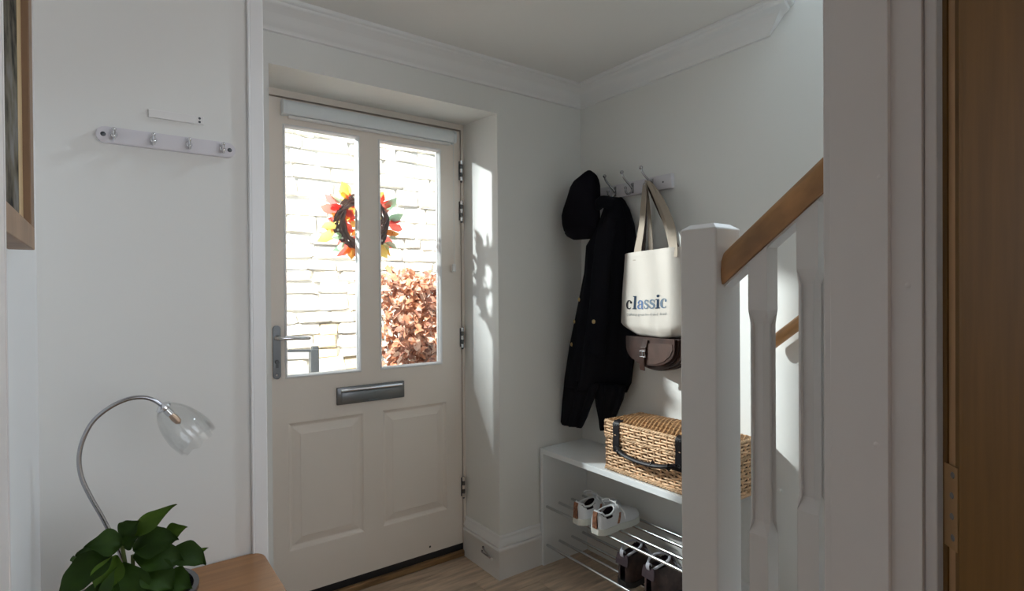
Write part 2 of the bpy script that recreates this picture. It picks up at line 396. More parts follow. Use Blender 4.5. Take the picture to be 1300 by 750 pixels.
ob('finger_lip', MB().box(.92, .965, YD-.020, YD-.015, .811, .816, .001), M['steel'], lb)
def stadium(cx, cz, hw, hh, n=8):
    return [(cx+hw*math.cos(a), cz+hh-hw+hw*math.sin(a)) for a in [PI*k/n for k in range(n+1)]]+[(cx+hw*math.cos(a), cz-hh+hw+hw*math.sin(a)) for a in [PI+PI*k/n for k in range(n+1)]]
XZ = lambda a, b, t: (a, t, b)
hp = ob('door_handle', MB().prism(stadium(.5515, 1.046, .0145, .106), XZ, YD+.001, YD-.009), M['steel'], D, 30, label='satin steel lever handle on a long plate')
ob('lever', MB().lathe([(.011, 0), (.0105, .012), (.0085, .016)], (.5515, YD-.009, 1.104), (0, -1, 0), 16).tube(
    [(.5515, YD-.020, 1.104), (.5515, YD-.040, 1.104), (.557, YD-.049, 1.104), (.575, YD-.052, 1.103), (.62, YD-.052, 1.1015), (.662, YD-.052, 1.0995), (.668, YD-.048, 1.099)],
    [.008, .008, .0085, .0085, .0080, .0078, .006], 10), M['chrome'], hp, True)
ob('key_cylinder', MB().lathe([(0, .006), (.0075, .006), (.009, 0)], (.5515, YD-.009, 1.008), (0, -1, 0), 14).box(.547, .556, YD-.012, YD-.008, .985, 1.0), M['dark_steel'], hp, True)
ob('plate_screw', MB().lathe([(0, .001), (.004, .001), (.005, 0)], (.5515, YD-.009, .957), (0, -1, 0), 10), M['chrome'], hp)
for z in (1.864, 1.670, 1.059, .335):
    h = ob('hinge', MB().box(1.392, 1.4115, YD-.0025, YD, z-.045, z+.045), M['steel'], D, label='grey metal butt hinge with a knuckle')
    for k in range(5): ob('knuckle', MB().tube([(1.4025, YD-.008, z-.049+k*.0198), (1.4025, YD-.008, z-.049+k*.0198+.018)], .0078, 10), M['steel'] if k % 2 else M['chrome'], h, 30)
    ob('finial', MB().ball((1.4025, YD-.008, z-.052), .006, seg=8), M['steel'], h, True)
ob('screw_hole', MB().lathe([(0, .0006), (.004, .0006), (.005, 0)], (1.222, YD, .090), (0, -1, 0), 10), M['hole'], D)
fr = thing('trim_4', (0, 0, 0), 'cream door frame set in the deep reveal', None, kind='structure')
ob('frame_head', MB().box(.467, 1.421, YD-.001, 2.40, 2.0615, 2.091), M['door'], fr)
ob('frame_jamb', MB().box(1.4055, 1.421, YD-.001, 2.40, 0, 2.0615), M['door'], fr)
ob('frame_jamb', MB().box(.467, .5005, YD-.001, 2.40, 0, 2.0615), M['door'], fr)
ob('frame_rebate', MB().box(.467, .515, YD+.053, 2.40, 0, 2.06).box(1.391, 1.421, YD+.053, 2.40, 0, 2.06).box(.467, 1.42, YD+.053, 2.40, 2.045, 2.062), M['black'], fr)
ob('weather_bar', MB().box(.50, 1.406, YD+.006, 2.40, .026, .060), M['black'], fr)
ob('threshold', MB().box(.467, 1.421, YD-.012, 2.42, 0, .027, .004), M['sill'], fr)
# ------------------------------------------------------------------ roller blind
B = thing('roller_blind', (.58, YD, 2.0), 'white roller blind cassette fixed across top of front door', 'blind')
prof = [(-.001, 2.040), (-.016, 2.043), (-.030, 2.041), (-.040, 2.031), (-.043, 2.014), (-.041, 1.994), (-.034, 1.986), (-.001, 1.986)]
ob('cassette', MB().prism(prof, lambda a, b, t: (t, YD+a, b), .590, 1.345), M['blind'], B, 40)
for x0 in (.576, 1.346):
    ob('end_cap', MB().prism([(a*1.04, 2.014+(b-2.014)*1.06) for a, b in prof], lambda a, b, t: (t, YD+a, b), x0, x0+.013), M['blind'], B, 40)
ob('bottom_bar', MB().box(.600, 1.335, YD-.026, YD-.006, 1.974, 1.985, .003), M['plastic'], B)
ch = MB()
for k in range(70): ch.ball((1.353, YD-.020, 1.985-k*.0083), .0024, seg=5)
ob('bead_chain', ch, M['blind'], B, kind='stuff')
ob('chain_weight', MB().box(1.343, 1.361, YD-.025, YD-.014, 1.375, 1.412, .004), M['plastic'], B)

# ================================================================== outside
structure('ground_outside', MB().box(-3, 7, 2.40, 6, -.20, -.06), M['paving'])
SW = thing('stone_wall', (1.7, 4.32, 0), 'pale limestone rubble garden wall seen through the door panes', 'wall')
ob('mortar_bed', MB().box(-1.5, 5.5, 4.301, 4.55, -.10, 3.6), M['mortar'], SW)
def stone_mesh(seed):
    rr = random.Random(seed); b = bmesh.new(); bmesh.ops.create_cube(b, size=1)
    bmesh.ops.bevel(b, geom=[e for e in b.edges], offset=.09, segments=1, affect='EDGES')
    for v in b.verts: v.co += Vector((rr.uniform(-.05, .05), rr.uniform(-.10, .10), rr.uniform(-.085, .085)))
    me = bpy.data.meshes.new('stone'); b.to_mesh(me); b.free(); return me
SM = []
for k in range(14):
    me = stone_mesh(k); me.materials.append(M['stonewarm'] if k in (3,) else M['stone']); SM.append(me)
z = .42; ns = 0
while z < 2.85:
    h = R.uniform(.075, .150) if z > 1.0 else R.uniform(.065, .115)
    x = .75-R.random()*.3
    while x < 2.85:
        wd = R.uniform(.14, .36)
        me = SM[3] if (z < 1.05 and R.random() < .28) else R.choice([q for i, q in enumerate(SM) if i != 3])
        o = bpy.data.objects.new('stone', me); COL.objects.link(o); o.parent = SW
        o.location = (x+wd/2-1.7, -.008+R.uniform(-.005, .006), z+h/2+R.uniform(-.006, .006))
        o.scale = (wd-.009, .075, h-.008); o.rotation_euler = (R.uniform(-.03, .03), R.uniform(-.05, .05), R.uniform(-.03, .03))
        x += wd; ns += 1
    z += h
# hedge
HG = thing('beech_hedge', (2.1, 3.75, -.06), 'clipped beech hedge with dry copper leaves outside the right pane', 'hedge')
br = MB()
for k in range(60):
    bx, by = R.uniform(1.75, 2.8), R.uniform(3.5, 4.1)
    p = Vector((bx, by, -.06)); pts = [p]
    for q in range(5): p = p+Vector((R.uniform(-.06, .06), R.uniform(-.06, .06), R.uniform(.2, .29))); pts.append(p)
    br.tube(pts, [.008, .007, .006, .005, .004, .003], 5)
ob('branch', br, M['twig'], HG, kind='stuff')
def leaf_faces(L, W, fold, curl):
    vs = [(0, 0, 0), (L*.3, W*.42, fold), (L*.3, 0, curl*.3), (L*.3, -W*.42, fold), (L*.68, W*.40, fold+curl), (L*.68, 0, curl), (L*.68, -W*.40, fold+curl), (L, 0, -curl)]
    return vs, [(0, 2, 1), (0, 3, 2), (1, 2, 5, 4), (2, 3, 6, 5), (4, 5, 7), (5, 6, 7)]
def rmat():
    return Matrix.Rotation(R.uniform(0, 6.28), 3, 'Z') @ Matrix.Rotation(R.uniform(-1.2, 1.2), 3, 'Y') @ Matrix.Rotation(R.uniform(-1.3, 1.3), 3, 'X')
LM = []
for nm in ('beech1', 'beech2', 'beech1', 'beech2', 'beech3'):
    for q in range(3):
        vs, fs = leaf_faces(.075, .05, R.uniform(.004, .014), R.uniform(-.012, .016))
        me = bpy.data.meshes.new('hedge_leaf'); me.from_pydata(vs, [], fs); me.materials.append(M[nm]); LM.append(me)
def hedge_pt(front):
    x = R.uniform(1.53, 2.3); top = 1.34+.035*math.sin(x*9)+R.uniform(-.05, .03)
    z = R.uniform(.55, top); y = 3.42+.05*math.sin(x*13+z*9)
    if not front: y += abs(R.gauss(0, .05))+.015; x = R.uniform(1.54, 2.5); z = R.uniform(.35, top)
    if R.random() < .12: z = top; y += R.uniform(0, .5)
    if x < 1.58: y += .1
    return x, y, z
for k in range(290):
    o = bpy.data.objects.new('leaf', R.choice(LM)); COL.objects.link(o); o.parent = HG
    x, y, z = hedge_pt(True); o.location = (x-2.1, y-3.75, z+.06); o.rotation_euler = rmat().to_euler()
    s = R.uniform(.8, 1.25); o.scale = (s, s, s)
lv = MB()
for k in range(4200):
    vs, fs = leaf_faces(.072*R.uniform(.75, 1.2), .048, .008, R.uniform(-.01, .015)); rm = rmat(); p = Vector(hedge_pt(False))
    lv.add([p+rm @ Vector(v) for v in vs], fs, R.choice((0, 0, 1, 1, 2)))
ob('leaf_mass', lv, [M['beech1'], M['beech2'], M['beech3']], HG, kind='stuff', fix=False)
# gate post
GP = thing('gate_post', (1.19, 4.0, -.06), 'dark grey metal gate post with flat rail outside left pane', 'post')
ob('post', MB().box(1.165, 1.222, 3.97, 4.03, -.06, .885, .004).box(1.180, 1.222, 3.975, 4.025, .88, .905, .003), M['dark_steel'], GP)
ob('rail', MB().add([(.45, 3.99, .905), (.45, 4.01, .905), (.45, 4.01, .925), (.45, 3.99, .925), (1.17, 3.99, .865), (1.17, 4.01, .865), (1.17, 4.01, .884), (1.17, 3.99, .884)],
                    [(0, 1, 2, 3), (4, 7, 6, 5), (0, 4, 5, 1), (1, 5, 6, 2), (2, 6, 7, 3), (3, 7, 4, 0)]), M['dark_steel'], GP)
ob('far_post', MB().box(.42, .46, 3.98, 4.02, -.06, .95), M['dark_steel'], GP)
# wreath hanging on the outside of the door
WC = Vector((.942, 2.425, 1.592))
WR = thing('wreath', WC, 'twig wreath with red and yellow leaves hung outside door glass', 'wreath')
tw = MB()
for k in range(15):
    ph = R.uniform(0, 6.28); a0 = R.uniform(.003, .012); fq = R.choice((3, 4, 5, 7)); r0 = .106+R.uniform(-.018, .018)
    tw.tube([(WC.x+math.cos(t)*(r0+a0*math.cos(fq*t+ph)), WC.y+a0*math.sin(fq*t+ph), WC.z+math.sin(t)*(r0+a0*math.cos(fq*t+ph))) for t in [2*PI*j/48 for j in range(48)]], R.uniform(.0045, .007), 6, closed=True)
ob('twig_ring', tw, M['vine'], WR, True)
def wleaf(ang, rad, L, W, m, tilt):
    vs, fs = leaf_faces(L, W, .006, R.uniform(-.008, .012))
    rm = Matrix.Rotation(-ang, 3, 'Y') @ Matrix.Rotation(R.uniform(-.5, .5), 3, 'Z') @ Matrix.Rotation(R.uniform(1.0, 2.1), 3, 'X')
    p = WC+Vector((math.cos(tilt)*rad, R.uniform(-.012, .02), math.sin(tilt)*rad))
    mb = MB(); mb.add([p+rm @ Vector(v) for v in vs], fs)
    ob('leaf', mb, M[m], WR, True, fix=False)
spec = [(2.2, .12, .075, 'orange'), (2.0, .125, .06, 'yellow'), (2.05, .10, .05, 'red'), (2.75, .11, .085, 'red'), (2.65, .12, .075, 'pink'), (3.3, .12, .08, 'yellow'), (3.5, .12, .085, 'yellow'), (3.25, .11, .06, 'orange'), (3.7, .11, .06, 'green'),
        (2.5, .125, .05, 'green'), (4.1, .105, .075, 'red'), (4.3, .11, .07, 'orange'), (4.0, .12, .06, 'green'), (4.45, .105, .07, 'red'), (.95, .12, .07, 'orange'), (.75, .11, .07, 'red'), (.55, .125, .08, 'green'), (.2, .125, .07, 'green'),
        (0, .13, .07, 'red'), (-.25, .12, .06, 'orange'), (-.55, .11, .085, 'red'), (-.75, .11, .085, 'orange'), (-.95, .11, .08, 'yellow'), (-.7, .12, .06, 'green'), (1.5, .11, .07, 'orange'), (1.75, .12, .06, 'green'), (3.0, .09, .06, 'orange'), (4.7, .11, .07, 'yellow')]
for k in range(26):
    a = R.choice((R.uniform(1.9, 4.6), R.uniform(-1.2, 1.2)))
    spec.append((a, R.uniform(.100, .135), R.uniform(.035, .055), R.choice(('red', 'orange', 'yellow', 'sage_pale', 'sage_pale', 'pink', 'rose'))))
for a, rd, L, m in spec: wleaf(a+R.uniform(-.3, .3), rd, L*1.12, L*.60, m, a)
for k in range(34):
    a = R.uniform(2.2, 4.1) if k < 28 else R.uniform(-.8, .8)
    wleaf(a+PI+R.uniform(-1.4, 1.4), R.uniform(.062, .100), .040, .034, ('yellow', 'red', 'orange', 'pink')[k % 4], a)
for k in range(12):
    a = R.uniform(0, 6.28); ob('berry', MB().ball((WC.x+math.cos(a)*.118, WC.y-.006, WC.z+math.sin(a)*.118), .0055, seg=7), M['berry'], WR, True)

# ================================================================== left wall furniture
# picture
PF = thing('framed_picture', (-.091, .8, 1.7), 'oak framed dark landscape picture hung on the near left wall', 'picture')
pz = 1.334
ob('frame_side', MB().box(-.0905, -.066, .852, .887, pz+.026, 2.14, .001), M['frame'], PF)
ob('frame_bottom', MB().box(-.0905, -.066, .43, .887, pz, pz+.027, .001), M['frame'], PF)
ob('frame_top', MB().box(-.0905, -.066, .43, .887, 2.14, 2.17, .001), M['frame'], PF)
ob('frame_side', MB().box(-.0905, -.066, .43, .465, pz+.026, 2.14, .001), M['frame'], PF)
ob('gilt_slip', MB().box(-.0905, -.073, .815, .853, pz+.026, 2.14), M['gold'], PF)
ob('print', MB().box(-.0905, -.0733, .464, .816, pz+.026, 2.141), M['art'], PF)
# key rack
KR = thing('key_rack', (.1055, YH, 1.567), 'small white key rack with four chrome hooks on left wall', 'rack')
def hstad(x0, x1, z0, z1, n=8):
    hh = (z1-z0)/2; zc = (z0+z1)/2
    return [(x1-hh+hh*math.cos(a), zc+hh*math.sin(a)) for a in [-PI/2+PI*k/n for k in range(n+1)]]+[(x0+hh+hh*math.cos(a), zc+hh*math.sin(a)) for a in [PI/2+PI*k/n for k in range(n+1)]]
ob('board', MB().prism(hstad(-.008, .219, 1.5525, 1.5815), XZ, YH, YH-.009).prism(hstad(-.0068, .2178, 1.5537, 1.5803), XZ, YH-.0089, YH-.0102), M['rackwood'], KR, 30)
for x in (.019, .079, .137, .195):
    h = ob('hook', MB().lathe([(.0062, 0), (.0055, .002), (.003, .004)], (x, YH-.0102, 1.568), (0, -1, 0), 12).tube([(x, YH-.012, 1.568), (x, YH-.019, 1.5665), (x, YH-.022, 1.570), (x, YH-.0235, 1.574)], .0026, 8)
            .tube([(x, YH-.014, 1.567), (x, YH-.018, 1.561), (x, YH-.022, 1.558), (x, YH-.025, 1.561)], .0023, 8).ball((x, YH-.0235, 1.575), .0036, seg=8).ball((x, YH-.0255, 1.562), .003, seg=8), M['chrome'], KR, True)
for x in (.003, .208):
    ob('screw', MB().lathe([(0, .0006), (.003, .0008), (.0042, 0)], (x, YH-.0102, 1.567), (0, -1, 0), 12), M['dark_steel'], KR, True)
LH = thing('label_holder', (.117, YH, 1.62), 'narrow white plastic label plate above the key rack', 'plate')
ob('plate', MB().box(.072, .1485, YH-.005, YH, 1.611, 1.6265, .001), M['plastic'], LH)
ob('end_tab', MB().box(.1485, .164, YH-.002, YH, 1.612, 1.628, .0008), M['plastic'], LH)
for zz in (1.6235, 1.6165): ob('screw', MB().lathe([(0, .001), (.002, .001), (.0024, 0)], (.1565, YH-.002, zz), (0, -1, 0), 8), M['dark_steel'], LH)
# console table
T = thing('console_table', (.09, 1.05, 0), 'oak console table with rounded corner against the left wall', 'table')
tp = [(-.088, .86), (.262, .86)]+[(.262-.028+.028*math.cos(a), 1.246-.028+.028*math.sin(a)) for a in [PI/2*k/6 for k in range(7)]]+[(-.088, 1.246)]
ob('tabletop', MB().prism(tp, lambda a, b, t: (a, b, t), .720, .743).prism([(lerp(.087, a, .992), lerp(1.05, b, .992)) for a, b in tp], lambda a, b, t: (a, b, t), .7429, .745), M['table'], T, 30)
ob('apron', MB().box(-.07, .235, .885, .905, .63, .72).box(-.07, .235, 1.205, 1.225, .63, .72).box(.215, .235, .9, 1.21, .63, .72), M['table'], T)
for x in (-.062, .212):
    for yy in (.888, 1.20): ob('leg', MB().box(x, x+.03, yy, yy+.03, 0, .721, .003), M['table'], T)
# desk lamp
L = thing('desk_lamp', (.035, 1.10, .745), 'chrome swan neck table lamp with clear glass tulip shade', 'lamp')
ly = 1.10
ob('base', MB().lathe([(0, .0), (.055, 0), (.056, .006), (.05, .012), (.012, .018), (.008, .03), (0, .03)], (.035, ly, .745), n=28), M['chrome'], L, True)
ctrl = [(.035, .775), (.022, .85), (-.001, .917), (-.019, .962), (-.030, .996), (-.0325, 1.027), (-.027, 1.055), (-.014, 1.081), (.008, 1.100), (.032, 1.110), (.052, 1.110), (.066, 1.104), (.077, 1.094)]
def smooth_path(c, n=6):
    P = [Vector(q) for q in c]; out = []
    for i in range(len(P)-1):
        p0, p1, p2, p3 = P[max(i-1, 0)], P[i], P[i+1], P[min(i+2, len(P)-1)]
        for k in range(n):
            t = k/n
            out.append(.5*((2*p1)+(p2-p0)*t+(2*p0-5*p1+4*p2-p3)*t*t+(3*p1-p0-3*p2+p3)*t**3))
    out.append(P[-1]); return out
ob('stem', MB().tube(smooth_path([(x, ly, z) for x, z in ctrl]), .0034, 10), M['hookmetal'], L, True)
ax = Vector((.055, 0, -.070)).normalized(); sc0 = Vector((.0765, ly, 1.0945))
ob('lamp_holder', MB().lathe([(0, -.002), (.007, 0), (.0125, .004), (.0125, .008), (.007, .011)], sc0, ax, 18).lathe([(.006, .008), (.006, .022), (0, .023)], sc0, ax, 12), M['chrome'], L, True)
ob('bulb', MB().lathe([(.0045, .022), (.006, .030), (.0055, .040), (0, .045)], sc0, ax, 12), M['bulb'], L, True)
# fluted shade with a wavy rim, double walled
sh = MB(); n = 40; a1 = ax.orthogonal().normalized(); b1 = ax.cross(a1)
prof = [(.010, .004), (.016, .010), (.0225, .020), (.0285, .034), (.032, .050), (.0335, .066), (.0325, .080), (.031, .088)]
for off in (0, .0018):
    vs = []; fs = []
    for i, (rr, h) in enumerate(prof):
        for j in range(n):
            t = 2*PI*j/n; fl_ = 1+.055*math.cos(8*t)*i/7
            hh = h+(.0018*math.cos(8*t) if i == len(prof)-1 else 0)
            vs.append(sc0+ax*hh+a1*((rr-off)*fl_*math.cos(t))+b1*((rr-off)*fl_*math.sin(t)))
    for i in range(len(prof)-1):
        for j in range(n): fs.append((i*n+j, i*n+(j+1) % n, (i+1)*n+(j+1) % n, (i+1)*n+j))
    sh.add(vs, fs)
ob('lamp_shade', sh, M['shade'], L, True)
# potted plant
PC = Vector((.030, .955, .745))
P = thing('potted_plant', PC, 'green leafy pot plant on the oak table before the lamp', 'plant')
ob('pot', MB().lathe([(0, 0), (.050, 0), (.058, .01), (.068, .06), (.078, .100), (.082, .104), (.082, .110), (.075, .110), (.066, .06), (.060, .012), (0, .012)], PC, n=36), M['pot'], P, True)
ob('soil', MB().lathe([(0, .094), (.040, .096), (.0735, .090)], PC, n=24), M['soil'], P, True)
def plant_leaf(base, tip, width, m, sag=.0, tiltn=(0, -.4, 1), cup=.12):
    base, tip = Vector(base), Vector(tip); d = tip-base; Ln = d.length; t = d.normalized()
    nn = Vector(tiltn); nn = (nn-t*nn.dot(t)).normalized(); sd = t.cross(nn)
    N = 9; prof = R.choice(([.10, .50, .80, 1.0, .90, .74, .66, .30, .01], [.10, .62, .95, 1.0, .76, .80, .46, .20, .01], [.08, .45, .82, .98, 1.0, .70, .42, .26, .01]))
    mb = MB(); vs = []; fs = []
    for i in range(N):
        k = i/(N-1); c = base+d*k+nn*(sag*4*k*(1-k)*Ln)
        for j, q in enumerate((-1, -.55, 0, .55, 1)):
            wv = .05*math.sin(i*2.3+j)*abs(q)
            vs.append(c+sd*(width/2*prof[i]*q)+nn*(width*(cup*q*q-.04*(q == 0)+wv*.4)))
    for i in range(N-1):
        for j in range(4): fs.append((i*5+j, i*5+j+1, (i+1)*5+j+1, (i+1)*5+j))
    mb.add(vs, fs); o = ob('leaf', mb, M[m], P, 'all', fix=False); sub(o, 1)
    return o
heart = Vector((.022, .95, .925))
stems = MB()
for q in ((.018, .95, .93), (.03, .945, .915), (.0, .955, .90), (.05, .96, .90)):
    stems.tube(smooth_path([(PC.x+(q[0]-.03)*.3, PC.y, .835), (lerp(PC.x, q[0], .5), q[1], .88), q], 4), .0028, 6)
LV = [  # base, tip, width, material, sag, normal
    ((.020, .95, .932), (-.025, .945, .940), .040, 'leaf', .12, (.1, -.75, .65)),
    ((.018, .955, .938), (.040, .955, .957), .036, 'leaf', .10, (-.3, -.7, .7)),
    ((.026, .95, .935), (.085, .955, .970), .030, 'leaflight', .07, (-.3, -.65, .7)),
    ((.030, .945, .922), (.085, .935, .925), .050, 'leaf', .14, (.1, -.7, .7)),
    ((.068, .955, .925), (.098, .950, .935), .028, 'leaflight', .15, (.1, -.7, .7)),
    ((.008, .95, .925), (-.052, .925, .876), .050, 'leaf', .15, (-.5, -.7, .5)),
    ((.012, .94, .922), (-.008, .92, .875), .040, 'leaflight', .15, (-.2, -.9, .3)),
    ((.018, .935, .912), (.022, .905, .845), .060, 'leaf', .15, (0, -.95, .3)),
    ((.030, .94, .915), (.090, .925, .893), .048, 'leaf', .16, (.2, -.75, .6)),
    ((.070, .945, .905), (.118, .930, .880), .042, 'leaf', .22, (.4, -.75, .6)),
    ((.095, .965, .880), (.126, .960, .893), .018, 'leaflight', .1, (.1, -.7, .7)),
    ((.040, .93, .900), (.075, .905, .868), .046, 'leaf', .15, (.3, -.9, .4)),
    ((.010, .93, .900), (-.022, .90, .845), .046, 'leaf', .15, (-.4, -.9, .3)),
    ((.035, .93, .890), (.045, .90, .835), .050, 'leaf', .15, (.1, -.95, .3)),
    ((.045, .97, .905), (.075, 1.02, .905), .045, 'leaf', .15, (.1, -.3, .9)),
    ((-.005, .965, .91), (-.035, 1.01, .905), .045, 'leaf', .15, (-.2, -.3, .9)),
    ((.065, .925, .88), (.098, .905, .862), .040, 'leaf', .15, (.3, -.9, .4)),
    ((.020, .945, .930), (.038, .93, .945), .022, 'leaf', .1, (-.5, -.8, .3)),
]
for a in LV: plant_leaf(*a)
ob('stem', stems, M['stem'], P, True)

# ================================================================== oak door open on the right
OD = thing('door_2', (1.0, .29, 0), 'open oak room door standing at the right edge of the picture', None, kind='structure')
A = Vector((1.000, .2915)); Bq = Vector((.971, .264)); ed = (Bq-A).normalized(); lfd = Vector((.695, -.72)).normalized()
def lp(t, s): return A+ed*t+lfd*s     # t across the thickness, s along the leaf
def slab(mb, t0, t1, s0, s1, z0, z1):
    q = [lp(t0, s0), lp(t1, s0), lp(t1, s1), lp(t0, s1)]
    mb.add([(p.x, p.y, z) for z in (z0, z1) for p in q], [(0, 3, 2, 1), (4, 5, 6, 7), (0, 1, 5, 4), (1, 2, 6, 5), (2, 3, 7, 6), (3, 0, 4, 7)]); return mb
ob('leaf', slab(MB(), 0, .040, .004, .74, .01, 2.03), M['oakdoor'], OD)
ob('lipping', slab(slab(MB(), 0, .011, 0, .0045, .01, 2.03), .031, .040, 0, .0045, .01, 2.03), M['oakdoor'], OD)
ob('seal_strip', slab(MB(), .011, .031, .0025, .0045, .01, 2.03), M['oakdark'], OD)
hg = ob('hinge', slab(MB(), .006, .0375, -.001, .001, .905, 1.025), mat('antique_brass', (.34, .20, .09), .5, .5), OD, label='brass hinge leaf let into the door edge')
for z in (1.012, .982, .952, .922):
    p = lp(.024 if z in (.982, .952) else .026, -.001); ob('screw', MB().lathe([(0, .0004), (.004, .0008), (.005, 0)], (p.x, p.y, z), (-lfd.x, -lfd.y, 0), 12), M['steel'], hg, True)

# ================================================================== staircase
ST = thing('staircase', (1.1, .75, 0), 'white staircase balustrade with oak handrail beside the entrance', 'staircase')
nw = MB(); x0, x1, y0, y1 = 1.055, 1.147, .706, .798
nw.box(x0, x1, y0, y1, 0, 1.416, .004)
nw.add([(x0+.002, y0+.002, 1.415), (x1-.002, y0+.002, 1.415), (x1-.002, y1-.002, 1.415), (x0+.002, y1-.002, 1.415), (x0+.016, y0+.016, 1.4255), (x1-.016, y0+.016, 1.4255), (x1-.016, y1-.016, 1.4255), (x0+.016, y1-.016, 1.4255), ((x0+x1)/2, (y0+y1)/2, 1.4285)],
       [(0, 1, 5, 4), (1, 2, 6, 5), (2, 3, 7, 6), (3, 0, 4, 7), (4, 5, 8), (5, 6, 8), (6, 7, 8), (7, 4, 8)])
n_ = ob('newel_post', nw, M['newel'], ST)
ob('catch_plate', MB().box(1.146, 1.152, .720, .785, 1.185, 1.235, .002), M['dark_steel'], n_)
pit = .80
def slope_bar(mb, prof, ya, yb, zref, yref):
    """prof (x,z offset) extruded along the stair pitch (vertical end cuts)"""
    n = len(prof); vs = [(x, ya, zref+(yref-ya)*pit+z) for x, z in prof]+[(x, yb, zref+(yref-yb)*pit+z) for x, z in prof]
    mb.add(vs, [tuple(range(n)), tuple(range(2*n-1, n-1, -1))]+[(i, n+i, n+(i+1) % n, (i+1) % n) for i in range(n)]); return mb
rail = [(1.0755, 0), (1.0725, .012), (1.0715, .030), (1.0740, .050), (1.0820, .066), (1.0930, .074), (1.1010, .0755), (1.1090, .074), (1.1200, .066), (1.1280, .050), (1.1305, .030), (1.1295, .012), (1.1265, 0)]
ob('handrail', slope_bar(MB(), rail, .7055, .4555, 1.292, .7055), M['oak'], ST, 40, label='oak handrail')
ob('rail_fillet', slope_bar(MB(), [(1.0835, 0), (1.0835, -.006), (1.1190, -.006), (1.1190, 0)], .7055, .4555, 1.292, .7055), M['newel'], ST)
def baluster(yc, zt0, zt1):
    h = .0205; c = .0085; xc = 1.1005; mb = MB()
    zb = 1.292+(.7055-yc)*pit-.83; zt = 1.292+(.7055-yc)*pit
    def sq(z, k, dz=0):
        pts = []
        for sx, sy in ((-1, -1), (1, -1), (1, 1), (-1, 1)):
            a = (xc+sx*(h-k), yc+sy*h); b = (xc+sx*h, yc+sy*(h-k))
            q = [a, b] if sx*sy > 0 else [b, a]
            pts += [(p[0], p[1], z+dz*(-(p[1]-yc)*pit)) for p in q]
        return pts
    secs = [(zb, .0005, 1), (zt0-.016, .0005, 0), (zt0+.012, c, 0), (zt1-.012, c, 0), (zt1+.016, .0005, 0), (zt-.002, .0005, 1)]
    vs = []
    for z, k, dz in secs: vs += sq(z, k, dz)
    fs = [(i*8+j, i*8+(j+1) % 8, i*8+8+(j+1) % 8, i*8+8+j) for i in range(len(secs)-1) for j in range(8)]
    fs += [tuple(range(8))[::-1], tuple(40+j for j in range(8))]
    mb.add(vs, fs); ob('baluster', mb, M['newel'], ST)
baluster(.6275, .792, 1.222); baluster(.5275, .870, 1.303)
ob('base_rail', slope_bar(MB(), [(1.072, 0), (1.072, .03), (1.129, .03), (1.129, 0)], .7055, .4555, .435, .7055), M['newel'], ST)
ob('string_board', slope_bar(MB(), [(1.085, -.30), (1.085, .002), (1.118, .002), (1.118, -.30)], .7055, .4555, .435, .7055), M['newel'], ST)
for k, (a, b, z) in enumerate(((.655, .86, .19), (.455, .68, .38))):
    ob('tread', MB().box(1.118, 1.92, a, b, z-.025, z, .004), M['newel'], ST)
    ob('riser', MB().box(1.118, 1.92, b-.03, b-.015, z-.19, z-.024), M['newel'], ST)
ob('tread', MB().box(1.95, 2.25, .455, .80, .545, .57, .004), M['newel'], ST)
ob('riser', MB().box(1.95, 1.965, .455, .80, .38, .546), M['newel'], ST)
ob('tread', MB().box(2.25, 2.95, .455, .80, .735, .76, .004), M['newel'], ST)
ob('riser', MB().box(2.25, 2.265, .455, .80, .57, .736), M['newel'], ST)
# wall handrail
WRL = thing('wall_handrail', (XW, .95, 1.1), 'short oak handrail bracketed to the stair wall behind balusters', 'handrail')
rp = [(1.852+.0215+.0215*math.cos(t), .026+.026*math.sin(t)) for t in [2*PI*k/14 for k in range(14)]]
ob('rail', slope_bar(MB(), rp, 1.047, .815, 1.058, 1.047), M['oak'], WRL, 40)
ob('bracket', MB().tube([(1.873, .875, 1.198), (1.873, .875, 1.17), (1.90, .875, 1.155), (1.9245, .875, 1.155)], .006, 8).lathe([(.022, 0), (.020, .004), (0, .005)], (1.925, .875, 1.155), (-1, 0, 0), 16), M['chrome'], WRL, True)
tag(ob('wall_button', MB().lathe([(0, .012), (.006, .011), (.008, .006), (.006, 0)], (1.925, 1.034, .572), (-1, 0, 0), 14), M['plastic'], None, True), 'tiny white knob on the stair wall between the balusters', 'knob')

# ================================================================== bench with shoe rods
BN = thing('hall_bench', (1.785, 1.63, 0), 'white bench with chrome shoe rods under the coat hooks', 'bench')
ob('seat', MB().box(1.645, XW-.001, 1.222, 2.036, .522, .547, .0015), M['bench'], BN)
ob('side_panel', MB().box(1.645, XW-.001, 2.016, 2.036, 0, .522, .001), M['bench'], BN)
ob('side_panel', MB().box(1.645, XW-.001, 1.222, 1.242, 0, .522, .001), M['bench'], BN)
for x in (1.667, 1.744, 1.824, 1.896):
    ob('rod', MB().tube([(x, 1.24, .2725), (x, 2.018, .2725)], .0062, 12, False), M['rod'], BN, True)
for x in (1.667, 1.744, 1.824, 1.896):
    ob('rod', MB().tube([(x, 1.24, .092), (x, 2.018, .092)], .0062, 12, False), M['rod'], BN, True)

